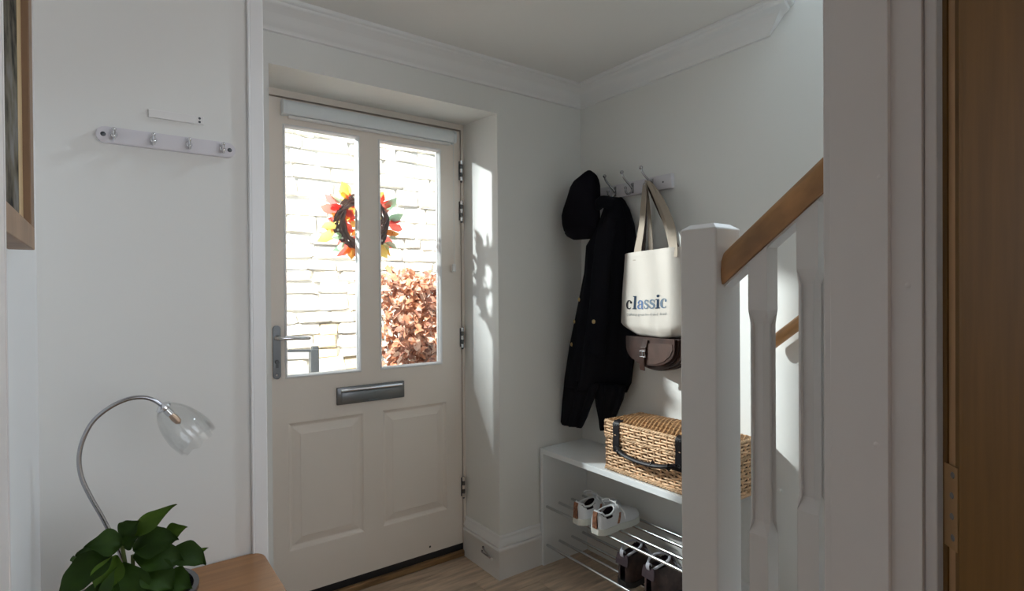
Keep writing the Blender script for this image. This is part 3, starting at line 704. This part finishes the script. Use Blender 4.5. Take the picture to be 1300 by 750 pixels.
# ------------------------------------------------------------------ wicker basket
BK = thing('wicker_basket', (1.77, 1.365, .547), 'wicker picnic hamper with black leather straps on the bench', 'basket')
bx0, bx1, by0, by1, bz0, bz1 = 1.664, 1.872, 1.105, 1.625, .549, .690
ob('lining', MB().box(bx0+.006, bx1-.006, by0+.006, by1-.006, bz0+.006, .744), M['wickerdark'], BK)  # dark filler box, its colour holds the shade seen between the strands
def weave_wall(mb, p0, p1, nout, z0, z1, pitch=.0115, rr=.0044, st=.030):
    p0, p1, nout = Vector((*p0, 0)), Vector((*p1, 0)), Vector((*nout, 0)); Ln = (p1-p0).length; n = int(Ln/st); rows = int((z1-z0)/pitch)
    for k in range(rows):
        z = z0+pitch*(k+.5); pts = []
        for i in range(n*2+1):
            t = i/(n*2); s = math.sin((i/2+k+.5)*PI)*.0052
            pts.append(p0.lerp(p1, t)+nout*s+Vector((0, 0, z+R.uniform(-.0012, .0012))))
        mb.tube(pts, rr, 5, False)
    for i in range(n+1):
        q = p0.lerp(p1, i/n); mb.tube([q+Vector((0, 0, z0)), q+Vector((0, 0, z1))], .0036, 5, False)
def four_walls(z0, z1, e=0, **kw):
    mb = MB()
    weave_wall(mb, (bx0-e, by1+e), (bx0-e, by0-e), (-1, 0), z0, z1, **kw); weave_wall(mb, (bx0-e, by1+e), (bx1+e, by1+e), (0, 1), z0, z1, **kw)
    weave_wall(mb, (bx0-e, by0-e), (bx1+e, by0-e), (0, -1), z0, z1, **kw); weave_wall(mb, (bx1+e, by1+e), (bx1+e, by0-e), (1, 0), z0, z1, **kw)
    return mb
ob('woven_body', four_walls(bz0+.012, bz1), M['wicker'], BK, True, kind='stuff')
ob('woven_lid_rim', four_walls(bz1+.006, .742, .004), M['wicker'], BK, True, kind='stuff')
def rope(mb, loop, rad, tw=.012, amp=.0035, strands=3):
    pts = []; 
    for a, b in zip(loop, loop[1:]+loop[:1]):
        a, b = Vector(a), Vector(b); n = max(2, int((b-a).length/.006)); pts += [a.lerp(b, i/n) for i in range(n)]
    for s in range(strands):
        q = []
        for i, p in enumerate(pts):
            ph = i*.006/tw*PI+s*2*PI/strands
            t = (pts[(i+1) % len(pts)]-pts[i-1]).normalized(); a = t.cross(Vector((0, 0, 1))).normalized()
            q.append(p+a*(amp*math.cos(ph))+Vector((0, 0, amp*math.sin(ph))))
        mb.tube(q, rad, 5, closed=True)
    return mb
def loopz(z, e=0): return [(bx0-e, by0-e, z), (bx1+e, by0-e, z), (bx1+e, by1+e, z), (bx0-e, by1+e, z)]
ob('bottom_border', rope(MB(), loopz(bz0+.008, .002), .0042, .02, .004), M['wicker'], BK, True)
ob('body_border', rope(MB(), loopz(bz1, .003), .0034, .02, .003), M['wicker'], BK, True)
ob('lid_border', rope(MB(), loopz(.7475, .003), .0036, .02, .0035), M['wicker'], BK, True)
lid = MB(); nst = 10; rows = 56
def lz(x, y): return .749+.022*(1-((x-1.768)/.108)**2)*(1-((y-1.365)/.265)**2)
for k in range(rows):
    yy = by0+.006+(by1-by0-.012)*k/(rows-1); pts = []
    for i in range(nst*2+1):
        x = lerp(bx0, bx1, i/(nst*2)); pts.append((x, yy+R.uniform(-.0012, .0012), lz(x, yy)+math.sin((i/2+k+.5)*PI)*.0036))
    lid.tube(pts, .0042, 5, False)
for i in range(nst+1):
    x = lerp(bx0+.004, bx1-.004, i/nst); lid.tube([(x, lerp(by0, by1, j/10), lz(x, lerp(by0, by1, j/10))) for j in range(11)], .0034, 5, False)
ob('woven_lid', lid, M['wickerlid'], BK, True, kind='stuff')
for yc in (1.562, 1.258):
    s = ob('strap', MB().ribbon(smooth_path([(1.690, yc, .756), (1.668, yc, .756), (1.656, yc, .750), (1.652, yc, .735), (1.654, yc, .70), (1.652, yc, .665), (1.655, yc, .632)], 3), .032, (0, 1, 0), .0035), M['strapblack'], BK, 40, label='black leather strap')
    ob('eyelet', MB().lathe([(.0035, .0005), (.0038, .002), (.0065, .002), (.007, 0)], (1.652, yc, .652), (-1, 0, 0), 14), M['steel'], s, True)
    for dy in (-.005, .005): ob('rivet', MB().ball((1.650, yc+dy, .742), .003, seg=8), M['steel'], s, True)
ob('handle', MB().tube(smooth_path([(1.655, 1.552, .645), (1.640, 1.535, .648), (1.630, 1.50, .640), (1.626, 1.44, .634), (1.626, 1.38, .634), (1.630, 1.32, .640), (1.640, 1.285, .648), (1.655, 1.27, .645)], 5), .0105, 10, flat=.8), M['strapblack'], BK, True, label='black leather carrying handle')
for yc in (1.548, 1.275):
    ob('handle_loop', MB().box(1.640, 1.660, yc-.010, yc+.010, .636, .656, .004), M['strapblack'], BK, True)
for yc in (1.53, 1.36, 1.29):
    ob('handle_keeper', MB().tube([(lerp(1.626, 1.637, abs(yc-1.41)/.14)+.010*math.cos(t), yc, lerp(.634, .646, abs(yc-1.41)/.14)+.010*math.sin(t)) for t in [2*PI*k/14 for k in range(14)]], .0035, 6, closed=True), M['strapblack'], BK, True)
# ------------------------------------------------------------------ sneakers
def outline(s, Ln, W):
    """half width of a shoe at distance s from the heel"""
    k = s/Ln
    return W/2*interp([(0, .30), (.03, .62), (.10, .80), (.25, .80), (.45, .80), (.62, .98), (.75, 1.0), (.87, .88), (.95, .62), (.985, .36), (1.0, .10)], k)
def shoe_upper(Ln, W, htab, zs, op0, op1, opw, lean=0):
    """(s, angle) grid with an opening left on top; returns upper and inner lining"""
    up = MB(); NS, NA = 36, 16
    for inner in (0, 1):
        vs = []; fs = []
        for i in range(NS):
            s = Ln*(i/(NS-1)); hw = outline(s, Ln, W)*(1.0-.09*inner); h = interp(htab, s/Ln)-(.003 if inner else 0)
            for j in range(NA+1):
                th = -PI/2+PI*j/NA; sy = math.sin(th); cz = math.cos(th)
                yy = hw*(abs(sy)**.75)*(1 if sy >= 0 else -1)*(1-.22*cz**2); zz = h*(cz**.62)
                vs.append((s+lean*zz, yy, zs+zz))
        for i in range(NS-1):
            for j in range(NA):
                s = (i+.5)/(NS-1); q = abs((j+.5)/NA-.5)*2
                lim = opw*math.sqrt(max(0, 1-((s-(op0+op1)/2)/((op1-op0)/2))**2)) if op0 < s < op1 else 0
                if q < lim: continue
                fs.append((i*(NA+1)+j, i*(NA+1)+j+1, (i+1)*(NA+1)+j+1, (i+1)*(NA+1)+j))
        up.add(vs, fs, inner)
    return up
def sole_mesh(Ln, W, h, e=.003, z0=0):
    mb = MB(); N = 28; pts = []
    for i in range(N): s = Ln*(i/(N-1)); pts.append((s-(e if i == 0 else 0)+(e if i == N-1 else 0), outline(s, Ln, W)+e))
    poly = pts+[(a, -b) for a, b in pts[::-1]]
    return mb.prism(poly, lambda a, b, t: (a, b, t), z0, z0+h)
def sneaker(loc, rot, label):
    S = thing('sneaker', (0, 0, 0), label, 'shoe', 'white sneakers on the rack')
    Ln, W = .262, .094
    ob('sole', sole_mesh(Ln, W, .026), M['sole'], S, 35)
    ht = [(0, .066), (.05, .066), (.14, .054), (.25, .052), (.36, .070), (.42, .074), (.55, .060), (.70, .046), (.85, .036), (.95, .026), (1, .012)]
    ob('upper', shoe_upper(Ln, W, ht, .024, .035, .40, .60), [M['shoe'], M['lining']], S, 'all', fix=False)
    ob('insole', sole_mesh(Ln*.9, W*.85, .004, 0, .030), M['lining'], S)
    ob('heel_tab', MB().ribbon([(-.0035, 0, .026), (-.0035, 0, .05), (-.002, 0, .075), (.002, 0, .092)], [.024, .022, .021, .023], (0, 1, 0), .005), M['tan'], S, label='tan woven heel tab')
    ob('collar', MB().tube([(Ln*(.2175+.185*math.cos(t)), .030*math.sin(t), .081+.012*max(0, math.cos(t))+(.010 if math.cos(t) < -.6 else 0)-.006*abs(math.sin(t))) for t in [2*PI*k/26 for k in range(26)]], .0042, 7, closed=True), M['shoe'], S, True)
    ob('tongue', MB().ribbon([(.150, 0, .072), (.130, 0, .088), (.112, 0, .102), (.103, 0, .112)], [.030, .036, .038, .030], (0, 1, 0), .005), M['shoe'], S)
    for sg in (-1, 1):
        ob('side_stripe', MB().ribbon([(.10, sg*.0375, .030), (.108, sg*.0370, .05), (.118, sg*.031, .070)], .012, (1, 0, 0), .004), M['tan'], S)
    lc = MB()
    for k in range(5):
        s = .118+k*.014; z = .098-k*.0095
        lc.tube([(s, -.026, z-.014), (s+.003, -.012, z-.002), (s+.004, 0, z+.002), (s+.003, .012, z-.002), (s, .026, z-.014)], .0028, 6)
    lc.tube(smooth_path([(.112, .004, .108), (.098, .020, .118), (.080, .032, .114), (.090, .040, .102), (.105, .024, .104), (.114, .006, .107)], 4), .0026, 6)
    lc.tube(smooth_path([(.112, -.004, .108), (.10, -.022, .116), (.090, -.036, .106), (.100, -.040, .092), (.110, -.024, .100), (.115, -.006, .107)], 4), .0026, 6)
    lc.tube(smooth_path([(.114, -.004, .107), (.118, -.030, .094), (.128, -.046, .070), (.130, -.052, .044)], 4), .0026, 6)
    ob('lace', lc, M['shoe'], S, True)
    S.location = loc; S.rotation_euler = (0, 0, rot); return S
z_r = .2725+.0062
s1 = sneaker((1.632, 1.778, z_r), -.02, 'white sneaker with tan heel tab, left one on the upper rods')
dup(s1, (1.626, 1.655, z_r), .05, 'white sneaker with tan heel tab, right one on the upper rods')
# ------------------------------------------------------------------ boots
def boot(loc, rot, label):
    S = thing('hiking_boot', (0, 0, 0), label, 'boot', 'brown hiking boots on the lower rods')
    Ln, W = .245, .098
    ob('sole', sole_mesh(Ln, W, .022), M['black'], S, 35)
    ht = [(0, .100), (.03, .112), (.10, .124), (.22, .128), (.38, .130), (.46, .118), (.55, .085), (.70, .058), (.88, .044), (.96, .03), (1, .012)]
    ob('upper', shoe_upper(Ln, W*.98, ht, .020, .045, .41, .56), [M['boot'], M['lining']], S, 'all', fix=False)
    ob('ankle_panel', MB().ribbon([(-.004, 0, .085), (-.002, 0, .105), (.002, 0, .128)], [.060, .060, .05], (0, 1, 0), .006), M['bootplum'], S)
    ob('collar_piping', MB().tube([(Ln*(.2275+.19*math.cos(t)), .034*math.sin(t), .140-.022*max(0, -math.cos(t))**2+.010*max(0, math.cos(t))+.004*abs(math.sin(t))) for t in [2*PI*k/30 for k in range(30)]], .0048, 8, closed=True), M['piping'], S, True)
    ob('tongue', MB().ribbon([(.140, 0, .095), (.122, 0, .125), (.108, 0, .148)], [.040, .048, .044], (0, 1, 0), .006), M['bootplum'], S)
    ob('pull_loop', MB().ribbon(smooth_path([(.002, 0, .112), (-.006, 0, .128), (-.004, 0, .142), (.006, 0, .140), (.010, 0, .125)], 3), .016, (0, 1, 0), .003), M['piping'], S)
    lc = MB()
    for k in range(5):
        s = .118+k*.014; z = .128-k*.014
        lc.tube([(s, -.030, z-.010), (s+.006, 0, z+.006), (s, .030, z-.010)], .003, 6)
    ob('lace', lc, M['piping'], S, True)
    S.location = loc; S.rotation_euler = (0, 0, rot); return S
b1 = boot((1.668, 1.545, .0982), .04, 'brown hiking boot with pale collar, left one of the pair on lower rods')
dup(b1, (1.668, 1.412, .0982), -.06, 'brown hiking boot with pale collar, right one of the pair beside the newel')

# ================================================================== coat rack and what hangs on it
CR = thing('coat_rack', (XW, 1.7, 1.735), 'white wall board with dark double coat hooks on right wall', 'rack')
ob('board', MB().box(1.905, XW, 1.482, 2.005, 1.7045, 1.7655, .002), M['rackwood'], CR)
for yy in (1.935, 1.797, 1.692, 1.583):
    x = 1.905
    ob('hook', MB().box(x-.003, x, yy-.008, yy+.008, 1.712, 1.758, .001)
       .tube(smooth_path([(x-.003, yy, 1.735), (x-.014, yy+.004, 1.748), (x-.030, yy+.010, 1.765), (x-.046, yy+.014, 1.783), (x-.052, yy+.015, 1.797)], 4), [.0050]*8+[.0045]*8+[.004], 8)
       .tube(smooth_path([(x-.003, yy, 1.728), (x-.014, yy, 1.712), (x-.030, yy+.002, 1.706), (x-.040, yy+.004, 1.716), (x-.042, yy+.004, 1.728)], 4), .0046, 8)
       .ball((x-.053, yy+.015, 1.802), .0085, seg=10).ball((x-.042, yy+.004, 1.732), .007, seg=8), M['hookmetal'], CR, True)
ob('screw', MB().lathe([(0, .0008), (.003, .0008), (.004, 0)], (1.905, 1.525, 1.735), (-1, 0, 0), 10), M['dark_steel'], CR)
# hat
hc = Vector((1.790, 1.905, 1.672))
H = thing('hat', hc, 'black soft hat hanging on the leftmost hook of the right wall', 'hat')
hrows = [(1.520, 1.925, 1.870, .25), (1.524, 1.945, 1.850, .45), (1.545, 1.978, 1.822, .8), (1.562, 1.992, 1.812, .95), (1.566, 1.992, 1.812, .95), (1.578, 2.004, 1.808, 1.02), (1.600, 2.012, 1.805, 1.05), (1.645, 2.014, 1.803, 1.05), (1.680, 2.002, 1.801, 1.0), (1.708, 1.988, 1.799, .97),
         (1.765, 1.958, 1.798, .88), (1.790, 1.940, 1.802, .72), (1.806, 1.905, 1.810, .52), (1.818, 1.880, 1.824, .32), (1.825, 1.868, 1.836, .15)]
secs = []
for (a_, b_) in zip(hrows, hrows[1:]+hrows[-1:]):
    for q in range(3):
        z_, yl_, yr_, d_ = [lerp(i, j, q/3) for i, j in zip(a_, b_)]
        c_ = (yl_+yr_)/2; h_ = (yl_-yr_)/2
        secs.append([(1.792+.066*d_*math.cos(t)*(1+.05*math.sin(5*t+z_*40)), c_+h_*math.sin(t)*(1+.025*math.sin(3*t+z_*30)), z_+.012*d_*math.sin(2*t+.6)) for t in [2*PI*k/40 for k in range(40)]])
vs = [p for q in secs for p in q]; n = 40
mb = MB(); k0 = 12*n   # the rows below the crease are the turned-up band
def loft_(rows):
    m_ = MB(); vs = [p for q in rows for p in q]
    fs = [(i*n+j, i*n+(j+1) % n, (i+1)*n+(j+1) % n, (i+1)*n+j) for i in range(len(rows)-1) for j in range(n)]
    return m_.add(vs, fs+[tuple(range(n)), tuple((len(rows)-1)*n+j for j in range(n))[::-1]])
ob('crown', loft_(secs[9:]), M['hat'], H, 'all')
ob('band', loft_([[(lerp(1.792, x, 1.05), lerp((1.9), y_, 1.03), z_) for x, y_, z_ in q] for q in secs[:13]]), M['hat'], H, 'all')
# coat: stacked folds
CT = thing('coat', (1.84, 1.78, 1.7), 'long black coat with gold buttons hanging on the right wall', 'coat')
rowsC = [  # z, left(y), right(y), xfront, xleft
    (1.700, 1.772, 1.742, 1.842, 1.86), (1.682, 1.785, 1.722, 1.815, 1.85), (1.640, 1.815, 1.694, 1.815, 1.84), (1.575, 1.825, 1.668, 1.792, 1.82), (1.485, 1.866, 1.654, 1.770, 1.785), (1.365, 1.872, 1.651, 1.765, 1.778),
    (1.222, 1.908, 1.650, 1.763, 1.772), (1.020, 1.962, 1.664, 1.760, 1.765), (.870, 1.996, 1.690, 1.760, 1.764), (.825, 2.003, 1.716, 1.763, 1.764)]
def coat_section(z, yl, yr, xf, xl, k, n=40, fold=1.0, xr=1.878, xb=1.905):
    pts = []
    for j in range(n):   # front from left to right
        t = j/(n-1); yy = lerp(yl, yr, t)
        x = lerp(xl, xf, min(1, t*4)) if t < .25 else lerp(xf, xr, min(1, max(0, (t-.38)/.36))**1.6)
        amp = fold*.010*min(1, (1.70-z)*4)*math.sin(PI*t)**.4
        x += amp*(math.sin(t*19+1.2+k*.05)+.5*math.sin(t*37+.4-k*.1))
        pts.append((x, yy, z))
    for j in range(n):
        t = 1-j/(n-1); yy = lerp(yl, yr, t); pts.append((lerp(xb-.015, xb, math.sin(PI*t)) if j not in (0, n-1) else lerp(xl+.02, min(xb, xr+.01), t), yy, z))
    return pts
def loft(mb, secs, cap0=True, cap1=True):
    n = len(secs[0]); vs = [p for s in secs for p in s]; fs = [(i*n+j, i*n+(j+1) % n, (i+1)*n+(j+1) % n, (i+1)*n+j) for i in range(len(secs)-1) for j in range(n)]
    if cap0: fs.append(tuple(range(n)))
    if cap1: k = (len(secs)-1)*n; fs.append(tuple(k+j for j in range(n))[::-1])
    return mb.add(vs, fs)
mb = MB(); secs = []
for (a, b2) in zip(rowsC, rowsC[1:]):
    for q in range(4):
        t = q/4; secs.append(coat_section(*[lerp(i, j, t) for i, j in zip(a, b2)], len(secs)))
secs.append(coat_section(*rowsC[-1], len(secs)))
loft(mb, secs); ob('body', mb, M['coat'], CT, 'all')
mb = MB(); secs = []
for z, yl, yr in ((.86, 1.997, 1.80), (.80, 2.006, 1.822), (.76, 2.013, 1.845), (.70, 2.020, 1.875), (.652, 2.026, 1.905), (.640, 2.015, 1.915)):
    secs.append(coat_section(z, yl, yr, 1.768, 1.764, len(secs), fold=.5, xr=1.786, xb=1.815))
loft(mb, secs); ob('front_tail', mb, M['coat'], CT, 'all')
mb = MB(); secs = []
for z, yl, yr in ((.86, 1.84, 1.682), (.80, 1.832, 1.700), (.76, 1.825, 1.722), (.70, 1.808, 1.752), (.66, 1.802, 1.778), (.65, 1.797, 1.783)):
    secs.append(coat_section(z, yl, yr, 1.806, 1.80, len(secs), fold=.4, xr=1.835, xb=1.865))
loft(mb, secs); ob('back_tail', mb, M['coat'], CT, 'all')
sl = MB().tube(smooth_path([(1.82, 1.745, 1.60), (1.80, 1.765, 1.50), (1.80, 1.785, 1.35), (1.80, 1.80, 1.20), (1.80, 1.815, 1.07), (1.80, 1.825, .99)], 5), [.030]*3+[.045]*6+[.050]*10+[.047]*7, 14, flat=.8)
ob('sleeve', sl, M['coat'], CT, 'all')
ob('collar', MB().tube(smooth_path([(1.80, 1.80, 1.665), (1.785, 1.77, 1.672), (1.79, 1.735, 1.668), (1.81, 1.715, 1.655)], 5), .020, 10, flat=1.4), M['coat'], CT, 'all')
for (x, yy, z, nn) in ((1.754, 1.880, 1.241, (-1, .4, 0)), (1.752, 1.911, 1.139, (-1, .4, 0)), (1.752, 1.930, 1.032, (-1, .4, 0)), (1.745, 1.778, 1.144, (-1, -.1, 0))):
    ob('button', MB().lathe([(0, .006), (.006, .005), (.0095, .002), (.0095, 0)], (x, yy, z), nn, 14), M['gilt'], CT, True)

# tote bag
TB = thing('tote_bag', (1.83, 1.54, 1.26), 'cream canvas tote bag printed with classic, hanging by straps', 'bag')
def tote_front(t, v):
    """front panel point: t 0 left..1 right, v 0 bottom..1 top"""
    yl = interp([(0, 1.655), (.05, 1.690), (.11, 1.716), (.5, 1.708), (1, 1.690)], v); yr = interp([(0, 1.392), (.06, 1.372), (.12, 1.366), (1, 1.367)], v)
    zb = interp([(0, 1.100), (.5, 1.090), (.8, 1.090), (1, 1.100)], t); zt = interp([(0, 1.437), (.4, 1.441), (1, 1.450)], t)
    yy = lerp(yl, yr, t); z = lerp(zb, zt, v)
    x = 1.796+.058*max(0, .30-t)/.30*max(0, .30-t)/.30*1.0+.030*max(0, (t-.84)/.16)**2
    x += .022*max(0, .10-v)/.10
    x += .0045*math.sin(t*16+v*3)*(1-v*.3)*math.sin(PI*t)+.004*math.sin(v*9+t*5)*math.sin(PI*t)*(1-v)+.008*max(0, v-.75)*math.sin(t*12)
    x += .006*math.exp(-((t-.66)/.07)**2-((v-.12)/.16)**2)
    return Vector((x, yy, z))
def tote_back(t, v):
    p = tote_front(t, v); p.x = 1.874; return p
mb = MB(); NT, NV = 44, 34; secs = []
for iv in range(NV+1):
    v = iv/NV; secs.append([tote_front(i/NT, v) for i in range(NT+1)]+[tote_back(1-i/NT, v) for i in range(NT+1)])
loft(mb, secs, True, False); o = ob('bag_body', mb, M['canvas'], TB, 'all')
m = o.modifiers.new('solid', 'SOLIDIFY'); m.thickness = .0016; m.offset = 1
ob('top_hem', MB().ribbon([tote_front(i/30, .97)+Vector((-.0015, 0, 0)) for i in range(31)], .020, (0, 0, 1), .0016), M['canvas'], TB, True)
hk = (1.866, 1.588, 1.727)
def strap(name, pts, dirs, wid): ob(name, MB().ribbon(smooth_path(pts, 5), wid, dirs, .0022), M['strap'], TB, 50)
def dl_(pts, d0, d1):
    n = (len(pts)-1)*5+1; return [Vector(d0).lerp(Vector(d1), i/(n-1)) for i in range(n)]
p = [(1.797, 1.575, 1.405), (1.800, 1.572, 1.45), (1.822, 1.570, 1.55), (1.848, 1.580, 1.67), (1.862, 1.586, 1.732), (1.872, 1.580, 1.738)]
strap('handle', p, dl_(p, (0, 1, 0), (.6, .8, 0)), .042)
p = [(1.802, 1.396, 1.41), (1.805, 1.398, 1.46), (1.822, 1.425, 1.55), (1.845, 1.495, 1.66), (1.860, 1.560, 1.735), (1.872, 1.578, 1.738)]
strap('handle', p, dl_(p, (0, 1, 0), (.2, .8, .4)), .042)
p = [(1.876, 1.570, 1.41), (1.876, 1.568, 1.46), (1.874, 1.572, 1.58), (1.872, 1.583, 1.70), (1.868, 1.587, 1.733)]
strap('handle', p, dl_(p, (0, 1, 0), (.6, .8, 0)), .028)
p = [(1.876, 1.455, 1.41), (1.874, 1.460, 1.46), (1.860, 1.475, 1.55), (1.850, 1.520, 1.67), (1.858, 1.565, 1.737), (1.868, 1.58, 1.74)]
strap('handle', p, dl_(p, (.3, 1, 0), (.2, .9, .3)), .032)
# printed word: bold serif letters built from strokes, laid on the cloth
def stroke(pts, ws):
    out = []
    N = len(pts); Lf = []; Rt = []
    for i, q in enumerate(pts):
        a = Vector(pts[max(i-1, 0)]); c = Vector(pts[min(i+1, N-1)]); t = (c-a).normalized(); n = Vector((-t.y, t.x)); w_ = ws[i]/2
        Lf.append(Vector(q)+n*w_); Rt.append(Vector(q)-n*w_)
    return [(Lf[i], Lf[i+1], Rt[i+1], Rt[i]) for i in range(N-1)]
def rect(x0, y0, x1, y1, n=3):
    return [(Vector((lerp(x0, x1, i/n), lerp(y0, y1, j/n))), Vector((lerp(x0, x1, (i+1)/n), lerp(y0, y1, j/n))), Vector((lerp(x0, x1, (i+1)/n), lerp(y0, y1, (j+1)/n))), Vector((lerp(x0, x1, i/n), lerp(y0, y1, (j+1)/n)))) for i in range(n) for j in range(n)]
def disc(cx, cy, r_, n=14): return [(Vector((cx, cy)), Vector((cx+r_*math.cos(2*PI*k/n), cy+r_*math.sin(2*PI*k/n))), Vector((cx+r_*math.cos(2*PI*(k+1)/n), cy+r_*math.sin(2*PI*(k+1)/n)))) for k in range(n)]
def letter(c):
    if c == 'c':
        a = [math.radians(d) for d in range(50, 325, 12)]
        q = stroke([(.40+.30*math.cos(t), .50+.455*math.sin(t)) for t in a], [.10+.17*max(0, -math.cos(t))**1.3 for t in a]); return q+disc(.60, .74, .125), .76
    if c == 'l': return rect(.14, .0, .38, 1.46, 4)+rect(.02, 0, .50, .10)+rect(.02, 1.36, .3, 1.46), .52
    if c == 'i': return rect(.14, .0, .38, .98, 4)+rect(.02, 0, .50, .10)+rect(.02, .88, .3, .98)+disc(.25, 1.30, .145), .52
    if c == 'a':
        t1 = [math.radians(d) for d in range(165, -1, -15)]
        q = stroke([(.36+.25*math.cos(t), .66+.27*math.sin(t)) for t in t1]+[(.61, .45), (.61, .18), (.66, .06), (.78, .05)], [.12]*4+[.13]*4+[.18, .22, .22, .22]+[.22, .22, .16, .08])
        t2 = [math.radians(d) for d in range(90, 361, 15)]
        q += stroke([(.36+.22*math.cos(t)-.02, .28+.22*math.sin(t)) for t in t2], [.09+.10*max(0, -math.cos(t)) for t in t2])+stroke([(.36, .51), (.48, .54), (.60, .58)], [.10, .10, .10])
        return q+disc(.15, .70, .11), .82
    if c == 's':
        P_ = smooth_path([(.56, .70, 0), (.52, .86, 0), (.36, .93, 0), (.17, .85, 0), (.17, .67, 0), (.34, .54, 0), (.52, .42, 0), (.57, .24, 0), (.42, .08, 0), (.22, .08, 0), (.10, .30, 0)], 3)
        n = len(P_); return stroke([(q.x, q.y) for q in P_], [.08+.15*math.sin(PI*i/(n-1))**2 for i in range(n)])+rect(.54, .66, .61, .94, 2)+rect(.06, .06, .13, .36, 2), .68
cols = {0: 'inkdark', 1: 'ink', 2: 'ink2', 3: 'ink3', 4: 'ink3', 5: 'ink', 6: 'ink3'}
x = 0; tot = sum(letter(c)[1] for c in 'classic')
def on_tote(tx, tz):
    """tx 0..1 across the print, tz metres above the baseline"""
    t = lerp(.235, .842, tx); v = (1.200+.010*tx+tz-1.092)/.352
    return tote_front(t, v)+Vector((-.0030, 0, 0))
pr = ob('print', MB(), M['ink'], TB)
for i, c in enumerate('classic'):
    qs, wd = letter(c); mb = MB()
    for q in qs:
        vs = [on_tote((x+p.x)/tot, p.y*.0385) for p in q]; mb.add(vs, [tuple(range(len(vs)))])
    ob('letter', mb, M[cols[i]], pr); x += wd
# small line of print below the word
cu = bpy.data.curves.new('small_print', 'FONT'); cu.body = 'Crafting great food and drink'; cu.size = 1; cu.resolution_u = 1
to = bpy.data.objects.new('small_print', cu); COL.objects.link(to)
dg = bpy.context.evaluated_depsgraph_get(); me = to.evaluated_get(dg).to_mesh()
xs = [v.co.x for v in me.vertices]; mb = MB()
if xs:
    x0, x1 = min(xs), max(xs)
    mb.add([on_tote((v.co.x-x0)/(x1-x0), -.027+v.co.y*.0155) for v in me.vertices], [tuple(q.vertices) for q in me.polygons])
COL.objects.unlink(to); bpy.data.objects.remove(to)
ob('small_lettering', mb, M['inkgrey'], pr)

# satchel behind and below the tote
SB = thing('satchel', (1.85, 1.53, 1.02), 'brown leather saddle bag with buckle hanging below cream tote', 'bag')
def dshape(yl, yr, zt, zb, n=22):
    c = (yl+yr)/2; hw = (yl-yr)/2; out = [(yl, zt)]
    for k in range(n+1):
        a = PI*k/n; out.append((c+hw*math.cos(a)*(1 if k not in (0, n) else 1), zt-.035-(zt-.035-zb)*abs(math.sin(a))**.8))
    out.append((yr, zt)); return out
YZ = lambda a, b, t: (t, a, b)
ob('bag_body', MB().prism(dshape(1.652, 1.372, 1.086, .957), YZ, 1.825, 1.900).prism(dshape(1.640, 1.384, 1.085, .966), YZ, 1.818, 1.826), M['leather'], SB, 35)
ob('gusset_seam', MB().tube([(1.845, a, b) for a, b in dshape(1.656, 1.368, 1.085, .953)[1:-1]], .004, 6).tube([(1.88, a, b) for a, b in dshape(1.656, 1.368, 1.085, .953)[1:-1]], .004, 6), M['leather'], SB, True)
ob('flap', MB().prism(dshape(1.646, 1.395, 1.087, .972), YZ, 1.806, 1.8135), M['leather'], SB, 35)
ob('flap_panel', MB().prism([(1.530, 1.062), (1.405, 1.066), (1.402, 1.045), (1.415, 1.020), (1.445, .995), (1.485, .981), (1.520, .979)], YZ, 1.8035, 1.8065), M['flap'], SB)
bs = ob('buckle_strap', MB().ribbon(smooth_path([(1.801, 1.534, 1.078), (1.800, 1.540, 1.055), (1.797, 1.548, 1.02), (1.799, 1.553, .985), (1.803, 1.553, .950)], 4), .024, (0, 1, .12), .004), M['leather'], SB, 40)
ob('buckle', MB().tube([(1.7945, 1.546+.0135*a, 1.018+.0115*b_) for a, b_ in ((-1, -1), (1, -1), (1, 1), (-1, 1))], .0026, 8, closed=True).tube([(1.7935, 1.546, 1.007), (1.7935, 1.546, 1.029)], .002, 6), M['chrome'], bs, True)
ob('strap_keeper', MB().box(1.794, 1.803, 1.530, 1.558, 1.040, 1.046, .001), M['leather'], bs)
ob('shoulder_strap', MB().ribbon(smooth_path([(1.889, 1.640, 1.075), (1.891, 1.635, 1.25), (1.892, 1.615, 1.55), (1.878, 1.595, 1.715), (1.872, 1.583, 1.738), (1.876, 1.575, 1.72), (1.884, 1.52, 1.60), (1.888, 1.44, 1.45), (1.890, 1.390, 1.25), (1.889, 1.385, 1.075)], 5), .020, (0, 1, 0), .003), M['leather'], SB, 50)

# door stop on the skirting
DS = thing('door_stopper', (1.41, 2.15, .064), 'small chrome sprung doorstop on the skirting by the door', 'doorstop')
xs0 = XR-.018
for yy, zz in ((2.156, .103), (2.164, .082)):
    ob('mount', MB().lathe([(.007, 0), (.0065, .003), (.003, .005)], (xs0, yy, zz), (-1, 0, 0), 12), M['dark_steel'], DS, True)
    ob('arm', MB().tube([(xs0-.003, yy, zz), (xs0-.008, yy-.02, lerp(zz, .087, .3)), (xs0-.014, 2.072, .087)], [.0042, .0036, .0030], 8), M['hookmetal'], DS, True)
ob('rubber_tip', MB().ball((xs0-.015, 2.066, .086), .0075, seg=10), M['plastic'], DS, True)
